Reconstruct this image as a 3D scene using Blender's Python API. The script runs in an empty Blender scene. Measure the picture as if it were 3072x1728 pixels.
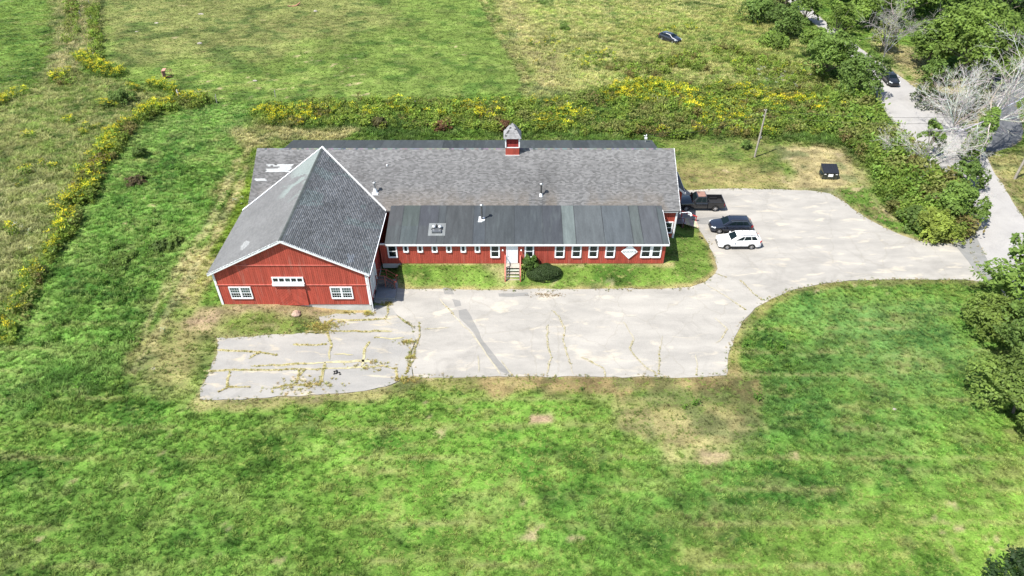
import bpy, bmesh, math, random
import numpy as np
from mathutils import Vector, Matrix
from mathutils.geometry import delaunay_2d_cdt
SC = bpy.context.scene
COL = SC.collection
R = math.radians

# ------------------------------------------------------------------ camera, sky, sun, exposure
TH = R(39.0); HC = 45.0; FPX = 1717.0
cam = bpy.data.cameras.new('camera'); cam.lens = 24.0; cam.sensor_width = 36.0
cam.clip_start = 0.5; cam.clip_end = 4000
camo = bpy.data.objects.new('camera', cam); COL.objects.link(camo)
camo.location = (0, 0, HC); camo.rotation_euler = (math.pi/2-TH, 0, 0)
SC.camera = camo
SUN_EL = R(57.0); SHADOW_AZ = R(33.0)          # shadows run towards +X and a little +Y
sdir = Vector((-math.cos(SUN_EL)*math.cos(SHADOW_AZ), -math.cos(SUN_EL)*math.sin(SHADOW_AZ), math.sin(SUN_EL)))
w = bpy.data.worlds.new('World'); SC.world = w; w.use_nodes = True
nt = w.node_tree; nt.nodes.clear()
sky = nt.nodes.new('ShaderNodeTexSky'); sky.sky_type = 'NISHITA'; sky.sun_disc = False
sky.sun_elevation = SUN_EL
sky.sun_rotation = math.atan2(sdir.x, sdir.y)
sky.air_density = 1.0; sky.dust_density = 1.0
bg = nt.nodes.new('ShaderNodeBackground'); bg.inputs['Strength'].default_value = 0.10
wo = nt.nodes.new('ShaderNodeOutputWorld')
nt.links.new(sky.outputs[0], bg.inputs[0]); nt.links.new(bg.outputs[0], wo.inputs[0])
sl = bpy.data.lights.new('sun', 'SUN'); sl.energy = 4.6; sl.angle = R(0.5); sl.color = (1.0, 0.965, 0.90)
so = bpy.data.objects.new('sun', sl); COL.objects.link(so)
so.rotation_euler = sdir.to_track_quat('Z', 'Y').to_euler(); so.location = sdir*200
SC.view_settings.view_transform = 'Standard'; SC.view_settings.look = 'None'
SC.view_settings.exposure = 0.95; SC.view_settings.gamma = 1.0
SC.view_settings.use_curve_mapping = False
SC.cycles.max_bounces = 6; SC.cycles.diffuse_bounces = 3; SC.cycles.transparent_max_bounces = 8

# ------------------------------------------------------------------ terrain survey
def S(a, b, x):
    t = np.clip((x-a)/(b-a), 0, 1); return t*t*(3-2*t)
def hgt(x, y):
    x = np.asarray(x, float); y = np.asarray(y, float)
    lot = -0.5 + 0.4*S(50.5, 56.0, y)
    xe0 = 16.6 + 1.6*S(62, 66, y); xe1 = 21.8 - 1.6*S(62, 66, y)
    bank = S(-12.7, -11.9, x)*(1-S(0, 1, (x-xe0)/(xe1-xe0)))*S(55.5, 58.4, y)*(1-S(80, 90, y))
    west = (1-S(-24, -16, x))*S(47.6, 51.8, y)*(1-S(85, 100, y))*0.85
    return lot + np.maximum(bank*1.0, west)
cs, sn = math.cos(TH), math.sin(TH)
def G(u, v, z=None):
    """point of the ground sheet seen at (u, v) on the 2576 px wide survey print"""
    a = (u-1288)/FPX; b = (724.5-v)/FPX
    Y = cs+b*sn; Z = -sn+b*cs
    zz = 0.0 if z is None else z
    for _ in range(1 if z is not None else 8):
        t = (zz-HC)/Z; x, y = a*t, Y*t
        if z is None: zz = float(hgt(x, y))
    return (x, y)
def Gn(u, v, z=None): return G(u/1.19255, v/1.19255, z)
def Z6(X, Y): return Gn(600+X*.359, 700+Y*.359)
def Z3(X, Y): return Gn(1100+X*.4658, 820+Y*.4658)
def onwall(u, v, Yw):                      # native px on a vertical plane y = Yw -> (x, z)
    a = (u-1536)/(FPX*1.19255); b = (864-v)/(FPX*1.19255)
    t = Yw/(cs+b*sn); return a*t, HC+(-sn+b*cs)*t

def vn(x, y, sc, seed=0):
    x = np.asarray(x, float)/sc; y = np.asarray(y, float)/sc
    xi = np.floor(x).astype(np.int64); yi = np.floor(y).astype(np.int64); fx = x-xi; fy = y-yi
    def hsh(a, b):
        n = (a*374761393+b*668265263+seed*974634777) & 0x7fffffff
        n = ((n ^ (n >> 13))*1274126177) & 0x7fffffff
        return ((n ^ (n >> 16)) & 0xffff)/65535.0
    fx = fx*fx*(3-2*fx); fy = fy*fy*(3-2*fy)
    return (hsh(xi, yi)*(1-fx)+hsh(xi+1, yi)*fx)*(1-fy)+(hsh(xi, yi+1)*(1-fx)+hsh(xi+1, yi+1)*fx)*fy
def fbm(x, y, sc, seed=0, o=4):
    s = 0; a = 1; n = 0
    for k in range(o): s = s+a*vn(x, y, sc/2**k, seed+k*17); n += a; a *= .55
    return s/n
def sdf(px, py, poly):
    P = np.array(poly, float); n = len(P)
    d = np.full(px.shape, 1e18); ins = np.zeros(px.shape, bool)
    for i in range(n):
        ax, ay = P[i]; bx, by = P[(i+1) % n]; ex, ey = bx-ax, by-ay
        wx, wy = px-ax, py-ay
        t = np.clip((wx*ex+wy*ey)/(ex*ex+ey*ey+1e-12), 0, 1)
        d = np.minimum(d, (wx-ex*t)**2+(wy-ey*t)**2)
        c = ((ay > py) != (by > py))
        if abs(ey) > 1e-12: ins ^= c & (px < ex*(py-ay)/ey+ax)
    d = np.sqrt(d); return np.where(ins, -d, d)
def linedist(px, py, pts):
    d = np.full(px.shape, 1e18)
    for (ax, ay), (bx, by) in zip(pts[:-1], pts[1:]):
        ex, ey = bx-ax, by-ay; wx, wy = px-ax, py-ay
        t = np.clip((wx*ex+wy*ey)/(ex*ex+ey*ey+1e-12), 0, 1)
        d = np.minimum(d, (wx-ex*t)**2+(wy-ey*t)**2)
    return np.sqrt(d)

# ------------------------------------------------------------------ materials
def newmat(name):
    m = bpy.data.materials.new(name); m.use_nodes = True; n = m.node_tree
    b = n.nodes['Principled BSDF']; return m, n, b
def nd(n, t, **k):
    o = n.nodes.new(t)
    for a, v in k.items(): setattr(o, a, v)
    return o
def surf(name, rough=.8, ns=3.0, amt=.25, bump=0.0, stretch=(1, 1, 1), metal=0.0, coat=0.0, spec=.3, fine=40, famt=.12, tint=None):
    """surface coloured by the pieces' own colour attribute, broken up by wear noise"""
    m, n, b = newmat(name); L = n.links
    at = nd(n, 'ShaderNodeAttribute', attribute_name='Col')
    tc = nd(n, 'ShaderNodeTexCoord'); mp = nd(n, 'ShaderNodeMapping'); mp.inputs['Scale'].default_value = stretch
    L.new(tc.outputs['Object'], mp.inputs[0])
    t1 = nd(n, 'ShaderNodeTexNoise'); t1.inputs['Scale'].default_value = ns; t1.inputs['Detail'].default_value = 6; t1.inputs['Roughness'].default_value = .65
    t2 = nd(n, 'ShaderNodeTexNoise'); t2.inputs['Scale'].default_value = fine; t2.inputs['Detail'].default_value = 3
    L.new(mp.outputs[0], t1.inputs[0]); L.new(mp.outputs[0], t2.inputs[0])
    r1 = nd(n, 'ShaderNodeMapRange'); r1.inputs[1].default_value = .3; r1.inputs[2].default_value = .7; r1.inputs[3].default_value = 1-amt; r1.inputs[4].default_value = 1+amt
    r2 = nd(n, 'ShaderNodeMapRange'); r2.inputs[1].default_value = .3; r2.inputs[2].default_value = .7; r2.inputs[3].default_value = 1-famt; r2.inputs[4].default_value = 1+famt
    L.new(t1.outputs[0], r1.inputs[0]); L.new(t2.outputs[0], r2.inputs[0])
    mu = nd(n, 'ShaderNodeMath', operation='MULTIPLY'); L.new(r1.outputs[0], mu.inputs[0]); L.new(r2.outputs[0], mu.inputs[1])
    v = nd(n, 'ShaderNodeVectorMath', operation='SCALE'); L.new(at.outputs['Color'], v.inputs[0]); L.new(mu.outputs[0], v.inputs['Scale'])
    out = v.outputs[0]
    if tint:
        mx = nd(n, 'ShaderNodeMix', data_type='RGBA'); mx.inputs['B'].default_value = (*tint[0], 1)
        r3 = nd(n, 'ShaderNodeMapRange'); r3.inputs[1].default_value = tint[1]; r3.inputs[2].default_value = tint[1]+.15; r3.inputs[4].default_value = tint[2]
        t3 = nd(n, 'ShaderNodeTexNoise'); t3.inputs['Scale'].default_value = tint[3]; t3.inputs['Detail'].default_value = 5
        L.new(mp.outputs[0], t3.inputs[0]); L.new(t3.outputs[0], r3.inputs[0]); L.new(r3.outputs[0], mx.inputs[0]); L.new(out, mx.inputs['A']); out = mx.outputs['Result']
    L.new(out, b.inputs['Base Color'])
    b.inputs['Roughness'].default_value = rough; b.inputs['Metallic'].default_value = metal
    b.inputs['Coat Weight'].default_value = coat; b.inputs['Specular IOR Level'].default_value = spec
    if bump:
        bp = nd(n, 'ShaderNodeBump'); bp.inputs['Strength'].default_value = bump; bp.inputs['Distance'].default_value = .02
        L.new(t2.outputs[0], bp.inputs['Height']); L.new(bp.outputs[0], b.inputs['Normal'])
    return m
M = {}
M['siding'] = surf('painted_siding', .75, 1.2, .22, .3, (3, 3, .35), fine=18, famt=.14, tint=((.50, .24, .19), .56, .28, .9))
M['trim'] = surf('white_trim_paint', .6, 2.5, .06, .1, famt=.05)
M['shingle'] = surf('asphalt_shingle', .92, .5, .08, .3, (1, 1, 1), fine=25, famt=.15)
M['membrane'] = surf('roof_membrane', .62, .9, .22, .1, (2.2, .35, 1), spec=.35, fine=9, famt=.10, tint=((.085, .10, .10), .55, .35, .8))
M['concrete'] = surf('concrete', .9, 1.5, .15, .3, famt=.12)
M['wood'] = surf('weathered_wood', .85, 2, .25, .3, (1, 1, .3))
M['metal'] = surf('plain_metal', .4, 3, .12, metal=.6, famt=.08)
M['paint'] = surf('car_paint', .22, 2, .05, coat=.9, spec=.5, famt=.02)
M['rubber'] = surf('black_rubber', .8, 3, .15)
M['plastic'] = surf('dark_plastic', .55, 3, .1)
M['rust'] = surf('rusty_metal', .85, 5, .4, .3)
M['chrome'] = surf('wheel_alloy', .3, 3, .05, metal=.7, famt=.03)
M['rock'] = surf('field_stone', .9, 3, .25, .5)
M['flat'] = surf('flat_paint', .6, 3, .04, famt=.03)
def glassmat(name, col, alpha, sp=.8):
    m, n, b = newmat(name); L = n.links
    tr = nd(n, 'ShaderNodeBsdfTransparent'); tr.inputs[0].default_value = (.75, .82, .8, 1)
    b.inputs['Base Color'].default_value = (*col, 1); b.inputs['Roughness'].default_value = .04
    b.inputs['Specular IOR Level'].default_value = sp
    mx = nd(n, 'ShaderNodeMixShader'); mx.inputs[0].default_value = alpha
    L.new(tr.outputs[0], mx.inputs[1]); L.new(b.outputs[0], mx.inputs[2]); L.new(mx.outputs[0], n.nodes['Material Output'].inputs[0])
    return m
M['pane'] = glassmat('window_glass', (.03, .04, .04), .3)
M['carglass'] = glassmat('tinted_glass', (.006, .012, .014), .96, .18)
def leafmat(name, inst=False, transl=.42, rough=.6):
    m, n, b = newmat(name); L = n.links
    at = nd(n, 'ShaderNodeAttribute', attribute_name='Col')
    out = at.outputs['Color']
    if inst:
        ti = nd(n, 'ShaderNodeAttribute', attribute_name='tint'); ti.attribute_type = 'INSTANCER'
        mu = nd(n, 'ShaderNodeVectorMath', operation='MULTIPLY'); L.new(out, mu.inputs[0]); L.new(ti.outputs['Color'], mu.inputs[1]); out = mu.outputs[0]
    b.inputs['Roughness'].default_value = rough; b.inputs['Specular IOR Level'].default_value = .25
    tb = nd(n, 'ShaderNodeBsdfTranslucent'); mx = nd(n, 'ShaderNodeMixShader'); mx.inputs[0].default_value = transl
    L.new(out, b.inputs['Base Color']); L.new(out, tb.inputs[0])
    L.new(b.outputs[0], mx.inputs[1]); L.new(tb.outputs[0], mx.inputs[2]); L.new(mx.outputs[0], n.nodes['Material Output'].inputs[0])
    return m
M['leaf'] = leafmat('leaves'); M['blade'] = leafmat('grass_blades', True, .45)
M['bark'] = surf('bark', .9, 4, .3, .4, (1, 1, .4))

# ------------------------------------------------------------------ mesh collector
def mesh_np(name, V, F, C, mat, smooth=False):
    me = bpy.data.meshes.new(name); V = np.asarray(V, np.float32); F = np.asarray(F, np.int32)
    nf, k = F.shape
    me.vertices.add(len(V)); me.vertices.foreach_set('co', V.ravel())
    me.loops.add(nf*k); me.loops.foreach_set('vertex_index', F.ravel())
    me.polygons.add(nf); me.polygons.foreach_set('loop_start', np.arange(0, nf*k, k, dtype=np.int32))
    me.update(calc_edges=True)
    if C is not None:
        a = me.color_attributes.new('Col', 'FLOAT_COLOR', 'CORNER')
        C = np.asarray(C, np.float32)
        if C.shape[1] == 3: C = np.concatenate([C, np.ones((len(C), 1), np.float32)], 1)
        a.data.foreach_set('color', np.repeat(C, k, axis=0).ravel())
    me.materials.append(mat)
    if smooth: me.polygons.foreach_set('use_smooth', np.ones(nf, bool))
    return me
class MB:
    def __init__(s, col=(.5, .5, .5)): s.v = []; s.f = []; s.c = []; s.sm = []; s.col = col
    def add(s, vs, fs, col=None, smooth=False):
        o = len(s.v); s.v += [tuple(p) for p in vs]
        for f in fs: s.f.append([i+o for i in f]); s.c.append(col or s.col); s.sm.append(smooth)
        return s
    def box(s, x0, x1, y0, y1, z0, z1, col=None):
        vs = [(x0, y0, z0), (x1, y0, z0), (x1, y1, z0), (x0, y1, z0), (x0, y0, z1), (x1, y0, z1), (x1, y1, z1), (x0, y1, z1)]
        return s.add(vs, [(0, 3, 2, 1), (4, 5, 6, 7), (0, 1, 5, 4), (1, 2, 6, 5), (2, 3, 7, 6), (3, 0, 4, 7)], col)
    def hexa(s, lo, hi, col=None):       # two quads of points, matching order
        return s.add(list(lo)+list(hi), [(0, 3, 2, 1), (4, 5, 6, 7), (0, 1, 5, 4), (1, 2, 6, 5), (2, 3, 7, 6), (3, 0, 4, 7)], col)
    def beam(s, p, q, w, h, col=None, up=(0, 0, 1)):
        p = Vector(p); q = Vector(q); d = (q-p).normalized(); u = Vector(up)
        r = d.cross(u)
        if r.length < 1e-4: r = d.cross(Vector((0, 1, 0)))
        r.normalize(); u = r.cross(d)
        a = [p-r*w/2-u*h/2, p+r*w/2-u*h/2, p+r*w/2+u*h/2, p-r*w/2+u*h/2]
        b = [x+(q-p) for x in a]
        return s.add(a+b, [(0, 1, 2, 3), (7, 6, 5, 4), (0, 4, 5, 1), (1, 5, 6, 2), (2, 6, 7, 3), (3, 7, 4, 0)], col)
    def tube(s, pts, rad, n=6, col=None, cap=True, smooth=True):
        pts = [Vector(p) for p in pts]
        if not hasattr(rad, '__len__'): rad = [rad]*len(pts)
        rings = []; prev = None
        for i, p in enumerate(pts):
            d = (pts[min(i+1, len(pts)-1)]-pts[max(i-1, 0)]).normalized()
            a = prev if prev is not None else (Vector((0, 0, 1)) if abs(d.z) < .9 else Vector((1, 0, 0)))
            r = (a-d*a.dot(d)).normalized(); prev = r; t = d.cross(r)
            rings.append([p+(r*math.cos(2*math.pi*k/n)+t*math.sin(2*math.pi*k/n))*rad[i] for k in range(n)])
        vs = [v for rg in rings for v in rg]; fs = []
        for i in range(len(pts)-1):
            for k in range(n): fs.append((i*n+k, i*n+(k+1) % n, (i+1)*n+(k+1) % n, (i+1)*n+k))
        s.add(vs, fs, col, smooth)
        if cap: s.add(rings[0], [tuple(range(n))[::-1]], col); s.add(rings[-1], [tuple(range(n))], col)
        return s
    def prism(s, poly, ax, a0, a1, col=None):      # polygon in the two other axes, extruded along ax
        n = len(poly)
        def P(q, a): return {'x': (a, q[0], q[1]), 'y': (q[0], a, q[1]), 'z': (q[0], q[1], a)}[ax]
        vs = [P(q, a0) for q in poly]+[P(q, a1) for q in poly]
        fs = [tuple(range(n)), tuple(range(2*n-1, n-1, -1))]+[(i, i+n, (i+1) % n+n, (i+1) % n) for i in range(n)]
        s.add(vs, fs, col)
        return s
    def build(s, name, mat, parent=None, world=False, bevel=0, fix=True):
        me = bpy.data.meshes.new(name)
        off = Vector((0, 0, 0))
        if world and parent:
            p = parent
            while p: off += p.location; p = p.parent
        me.from_pydata([tuple(Vector(v)-off) for v in s.v], [], s.f)
        a = me.color_attributes.new('Col', 'FLOAT_COLOR', 'CORNER')
        cols = []
        for f, c in zip(s.f, s.c): cols += [*c, 1.0]*len(f)
        a.data.foreach_set('color', cols)
        me.polygons.foreach_set('use_smooth', s.sm)
        if fix:
            b = bmesh.new(); b.from_mesh(me); bmesh.ops.recalc_face_normals(b, faces=b.faces); b.to_mesh(me); b.free()
        me.materials.append(M[mat] if isinstance(mat, str) else mat)
        o = bpy.data.objects.new(name, me); COL.objects.link(o)
        if parent: o.parent = parent
        if bevel:
            md = o.modifiers.new('bevel', 'BEVEL'); md.width = bevel; md.segments = 2; md.limit_method = 'ANGLE'
        return o
def tag(o, label=None, cat=None, group=None, kind=None):
    if label: o['label'] = label
    if cat: o['category'] = cat
    if group: o['group'] = group
    if kind: o['kind'] = kind
    return o
def empty(name, loc, rz=0, label=None, cat=None, group=None):
    o = bpy.data.objects.new(name, None); COL.objects.link(o); o.empty_display_size = .2
    o.location = loc; o.rotation_euler = (0, 0, rz); return tag(o, label, cat, group)
def put(me, name, parent=None, loc=(0, 0, 0), **k):
    o = bpy.data.objects.new(name, me); COL.objects.link(o); o.location = loc
    if parent: o.parent = parent
    return tag(o, **k)

# ------------------------------------------------------------------ outlines of paved ground
def outline(pts, step=.7, amp=.16, seed=3, keep=()):
    out = []; n = len(pts)
    for i in range(n):
        a = np.array(pts[i]); b = np.array(pts[(i+1) % n]); m = max(1, int(np.linalg.norm(b-a)/step))
        for k in range(m):
            p = a+(b-a)*k/m
            out.append(p)
    out = np.array(out)
    out[:, 0] += (fbm(out[:, 0], out[:, 1], 1.7, seed, 3)-.5)*2*amp; out[:, 1] += (fbm(out[:, 0], out[:, 1], 1.7, seed+5, 3)-.5)*2*amp
    return [tuple(p) for p in out]
def sheet(name, ol, lift, mat, grid=2.0, kind='structure', label=None, cat=None):
    P = np.array(ol); x0, y0 = P.min(0); x1, y1 = P.max(0)
    gx, gy = np.meshgrid(np.arange(x0+.3, x1, grid), np.arange(y0+.3, y1, min(grid, .9) if grid < 3 else grid)); gx = gx.ravel(); gy = gy.ravel()
    k = sdf(gx, gy, ol) < -.35
    pts = [Vector(p) for p in ol]+[Vector((a, b)) for a, b in zip(gx[k], gy[k])]
    v, e, f, *_ = delaunay_2d_cdt(pts, [], [list(range(len(ol)))], 1, 1e-5)
    V = np.array([(p.x, p.y, 0) for p in v]); V[:, 2] = hgt(V[:, 0], V[:, 1])+lift
    me = mesh_np(name, V, np.array([list(t) for t in f if len(t) == 3]), None, mat)
    b = bmesh.new(); b.from_mesh(me); bmesh.ops.recalc_face_normals(b, faces=b.faces)
    if sum(q.normal.z for q in b.faces) < 0: bmesh.ops.reverse_faces(b, faces=b.faces)
    b.to_mesh(me); b.free()
    return put(me, name, kind=kind, label=label, cat=cat)
D = lambda pts: [G(*p) for p in pts]
LOT = D([(1040,946),(1030,900),(1045,860),(1035,820),(1000,795),(980,770),(940,760),(935,700),(1000,698),(1003,725),(1020,727),(1300,729),(1500,727),(1650,727),(1740,722),(1775,708),(1797,690),(1801,675),(1797,650),(1785,615),(1768,590),(1748,565),(1733,556),(1718,552),(1690,548),(1680,500),(1700,478),(1760,477),(1850,475),(1930,475),(1990,478),(2040,480),(2090,488),(2120,505),(2150,530),(2180,550),(2230,575),(2290,600),(2340,612),(2400,614),(2425,608),(2450,650),(2482,712),(2430,705),(2395,703),(2250,703),(2150,705),(2080,712),(2000,728),(1940,750),(1900,775),(1870,810),(1845,850),(1832,890),(1826,945),(1700,949),(1500,947),(1300,947),(1150,950),(1080,950)])
OLD = D([(545,850),(640,846),(760,840),(822,836),(812,818),(800,800),(845,790),(905,786),(932,785),(944,768),(980,770),(1000,795),(1035,820),(1045,860),(1030,900),(1040,946),(1010,955),(970,975),(900,985),(800,995),(700,1000),(600,1005),(530,1006),(500,1003),(505,975),(530,930),(545,890)])
ROAD_L = [(1880,-95),(1920,-50),(1975,0),(2050,62),(2120,118),(2175,190),(2212,260),(2240,300),(2300,360),(2370,430),(2405,470),(2418,520),(2440,565),(2453,592),(2500,700),(2560,800),(2650,980),(2760,1200)]
ROAD_R = [(3150,1200),(2900,960),(2700,720),(2576,550),(2530,480),(2500,430),(2480,385),(2440,340),(2390,292),(2310,228),(2260,188),(2195,145),(2130,95),(2070,50),(2020,0),(1970,-50),(1930,-95)]
ROAD = D(ROAD_L+ROAD_R)
APRON = D([(2425,610),(2453,592),(2500,698),(2488,712),(2482,712)])
DRIVE = D([(2493,194),(2700,190),(2720,240),(2574,243),(2555,255),(2562,291),(2574,324),(2570,352),(2549,368),(2500,384),(2477,382),(2462,362),(2468,336),(2497,320),(2503,291),(2497,259),(2493,227)])
# ------------------------------------------------------------------ what grows where
PAVED = [LOT, OLD, ROAD, APRON, DRIVE]
GREEN = (.088, .158, .026); LUSH = (.100, .200, .036); DEEP = (.074, .155, .030); BLUEG = (.092, .172, .046)
YELG = (.145, .195, .036); PAST = (.135, .190, .042); OLIVE = (.150, .200, .050); STRAW = (.32, .29, .14)
TAN = (.30, .225, .120); DIRT = (.26, .190, .120); BROWN = (.15, .115, .055); WEED = (.085, .145, .025)
# name, outline, feather m, ragged m, base colour, speck colour, speck share, grass height m
LAYERS = [
 (D([(225,-60),(1235,-60),(1250,60),(1290,130),(1325,190),(1312,238),(1000,252),(650,256),(480,248),(380,222),(300,190),(255,150),(243,80)]), 1.0, 1.2, PAST, (.085,.145,.025), .45, .10),
 (D([(240,-40),(900,-40),(1000,60),(700,140),(300,170),(250,90)]), 6, 6, (.155,.170,.055), (.10,.15,.03), .40, .10),
 (D([(1225,-60),(1960,-60),(2000,80),(2100,180),(2060,240),(1700,215),(1420,250),(1310,255),(1330,190),(1290,120),(1250,60)]), 2.0, 3.0, (.205,.245,.068), (.32,.305,.13), .52, .40),
 (D([(1560,60),(1900,20),(2010,110),(1990,190),(1700,170),(1560,120)]), 5, 6, (.15,.20,.045), (.26,.25,.09), .5, .45),
 (D([(1230,-20),(1290,-10),(1420,150),(1440,235),(1330,240),(1330,180),(1285,100)]), 2, 2, (.30,.275,.13), (.22,.24,.08), .5, .40),
 (D([(-60,-60),(165,-60),(140,60),(125,140),(60,215),(-60,262)]), 2, 2.5, (.10,.165,.032), (.15,.20,.04), .45, .12),
 (D([(160,-60),(232,-60),(245,60),(250,140),(200,190),(100,215),(120,140),(135,50)]), 2, 2, (.155,.18,.06), (.30,.27,.14), .45, .45),
 (D([(-100,262),(60,225),(220,185),(330,205),(470,252),(330,325),(240,420),(160,570),(60,740),(-100,900)]), 2, 2, OLIVE, (.235,.235,.095), .50, .40),
 (D([(-100,420),(120,400),(210,440),(150,560),(70,700),(-100,850)]), 5, 5, (.175,.205,.062), (.27,.265,.125), .5, .40),
 (D([(510,258),(640,260),(615,330),(590,420),(540,560),(470,660),(390,760),(345,880),(290,960),(0,1090),(-80,1000),(0,860),(80,740),(170,580),(250,430),(340,330),(450,275)]), 1.5, 1.5, (.120,.215,.042), (.19,.255,.075), .5, .20),
 (D([(300,470),(420,400),(560,470),(500,620),(420,740),(330,870),(180,930),(90,860),(200,660)]), 6, 5, LUSH, (.16,.235,.055), .45, .22),
 (D([(240,900),(350,820),(380,900),(300,1000),(120,1080),(0,1080),(60,980)]), 6, 4, DEEP, LUSH, .5, .3),
 (D([(640,330),(650,380),(600,600),(545,680),(548,765),(470,780),(400,870),(370,920),(330,900),(390,800),(470,690),(540,590),(590,450)]), 2.0, 3.0, (.17,.175,.055), (.30,.26,.13), .55, .15),
 (D([(600,330),(720,320),(720,352),(650,372),(625,400)]), 1.5, 2.0, (.22,.22,.08), STRAW, .6, .3),
 (D([(622,400),(640,380),(628,520),(560,640),(530,640),(580,520)]), 1.0, 1.0, (.13,.20,.02), (.09,.17,.02), .5, .2),
 (D([(620,300),(900,262),(1300,262),(1700,235),(1960,215),(2150,250),(2250,360),(2160,430),(1960,350),(1660,352),(700,352)]), 2, 2.5, WEED, (.05,.09,.018), .5, .50),
 (D([(640,318),(760,330),(900,332),(860,352),(700,353)]), 1, 1.5, (.22,.21,.08), STRAW, .6, .35),
 (D([(1660,352),(1900,350),(2010,365),(2000,400),(1960,476),(1700,476),(1690,400)]), 1.5, 1.0, (.125,.165,.035), (.19,.18,.07), .5, .10),
 (D([(1700,420),(1960,420),(2000,476),(1710,476)]), 2.5, 2.5, (.20,.17,.07), (.13,.16,.035), .5, .08),
 (D([(1950,370),(2050,362),(2120,385),(2180,430),(2190,470),(2120,500),(1960,478),(1985,420)]), 1.5, 1.5, (.30,.25,.125), (.18,.18,.06), .35, .08),
 (D([(2105,480),(2170,455),(2215,520),(2290,560),(2330,605),(2290,598),(2225,572),(2150,525)]), .8, .8, (.085,.15,.025), (.30,.22,.13), .22, .14),
 (D([(2175,470),(2230,520),(2275,560),(2250,560),(2195,515)]), 1, 1, DIRT, (.12,.15,.04), .35, .08),
 (D([(2180,430),(2240,340),(2330,350),(2400,430),(2415,520),(2440,570),(2455,592),(2400,612),(2330,600),(2250,545),(2205,490)]), 1.0, 1.0, (.06,.12,.02), (.10,.16,.03), .5, .30),
 (D([(2330,600),(2400,590),(2450,585),(2440,602),(2400,612),(2340,611)]), .5, .4, (.19,.19,.05), TAN, .3, .12),
 (D([(2390,400),(2470,380),(2520,384),(2700,330),(2700,700),(2576,545),(2530,475),(2500,428)]), 1, 1, (.22,.20,.08), (.12,.16,.035), .45, .12),
 (D([(2190,105),(2300,120),(2400,200),(2500,240),(2470,330),(2400,292),(2320,228)]), 1.5, 1.5, (.27,.235,.115), (.12,.16,.04), .35, .12),
 (D([(2500,130),(2750,120),(2750,192),(2500,190)]), 1, 1, (.12,.165,.035), (.28,.24,.12), .35, .12),
 # front and side lawn of the annex
 (D([(1003,664),(1680,664),(1690,600),(1720,552),(1748,565),(1785,620),(1801,675),(1775,708),(1740,722),(1300,729),(1020,727),(1003,725)]), .3, .3, (.100,.162,.028), (.20,.20,.07), .42, .10),
 (D([(1205,664),(1290,664),(1290,712),(1265,716)]), .7, .7, (.24,.22,.10), (.10,.15,.03), .4, .08),
 (D([(1003,664),(1690,664),(1690,669),(1003,669)]), .35, .3, TAN, (.15,.17,.05), .4, .06),
 # bare ground round the old slab
 (D([(440,800),(520,768),(800,772),(830,800),(815,836),(640,846),(545,850),(540,900),(500,1010),(380,1000),(340,930),(400,860)]), 2.0, 2.0, (.20,.185,.075), (.11,.15,.035), .45, .12),
 (D([(540,772),(800,772),(800,800),(700,815),(600,835),(480,830),(440,815)]), 1.2, 1.6, DIRT, (.13,.15,.04), .40, .08),
 (D([(560,790),(700,790),(800,812),(800,836),(620,842),(540,830)]), 1.0, 1.2, (.12,.16,.035), (.23,.20,.09), .4, .12),
 (D([(552,700),(560,768),(505,768),(530,720)]), .6, .5, (.085,.16,.025), (.15,.18,.04), .4, .12),
 (D([(660,768),(900,778),(930,786),(850,790),(800,776),(700,772)]), .4, .4, (.27,.19,.10), TAN, .4, .06),
 # lower lawn
 (D([(-100,1100),(300,1010),(1050,975),(1860,985),(1850,850),(1880,800),(1960,745),(2100,712),(2400,703),(2490,715),(2700,900),(2900,1500),(-400,1500)]), 2, 2, (.102,.190,.030), (.180,.238,.054), .45, .17),
 (D([(700,1050),(1300,1000),(1500,1060),(1450,1250),(1500,1480),(900,1480),(750,1250)]), 8, 6, (.102,.195,.030), (.205,.240,.065), .45, .13),
 (D([(-150,1150),(500,1050),(720,1200),(600,1350),(700,1500),(-300,1500)]), 8, 6, (.092,.178,.030), (.168,.232,.055), .45, .18),
 (D([(1960,780),(2150,730),(2400,720),(2460,900),(2400,1000),(2250,1000),(2050,930)]), 5, 4, BLUEG, (.13,.195,.048), .5, .14),
 (D([(1870,880),(2060,830),(2170,950),(2120,1080),(1900,1150),(1860,1000)]), 5, 4, (.056,.120,.026), (.09,.16,.032), .45, .18),
 (D([(1850,1150),(2300,1080),(2350,1300),(2000,1380),(1500,1330),(1600,1210)]), 8, 5, (.066,.150,.030), (.112,.195,.042), .45, .18),
 (D([(1900,1330),(2700,1200),(2900,1500),(1700,1500)]), 6, 5, (.118,.205,.032), (.220,.245,.07), .45, .12),
 (D([(1530,1020),(1700,1000),(1850,1015),(1895,1070),(1860,1130),(1700,1140),(1580,1110)]), 1.6, 2.4, (.215,.190,.085), (.10,.15,.03), .42, .10),
 (D([(1460,1000),(1560,1000),(1900,1000),(1880,1020),(1500,1030)]), 1.2, 1.5, (.18,.175,.065), (.09,.15,.025), .45, .10),
 (D([(1328,1042),(1388,1042),(1392,1066),(1326,1068)]), .15, .25, DIRT, (.14,.15,.05), .3, .05),
 (D([(1770,1140),(1830,1136),(1830,1158),(1770,1162)]), .3, .6, (.33,.26,.15), (.15,.17,.05), .3, .04),
 (D([(1985,1135),(2020,1132),(2015,1165),(1990,1165)]), .3, .5, (.33,.26,.15), (.12,.17,.04), .3, .04),
]
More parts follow.
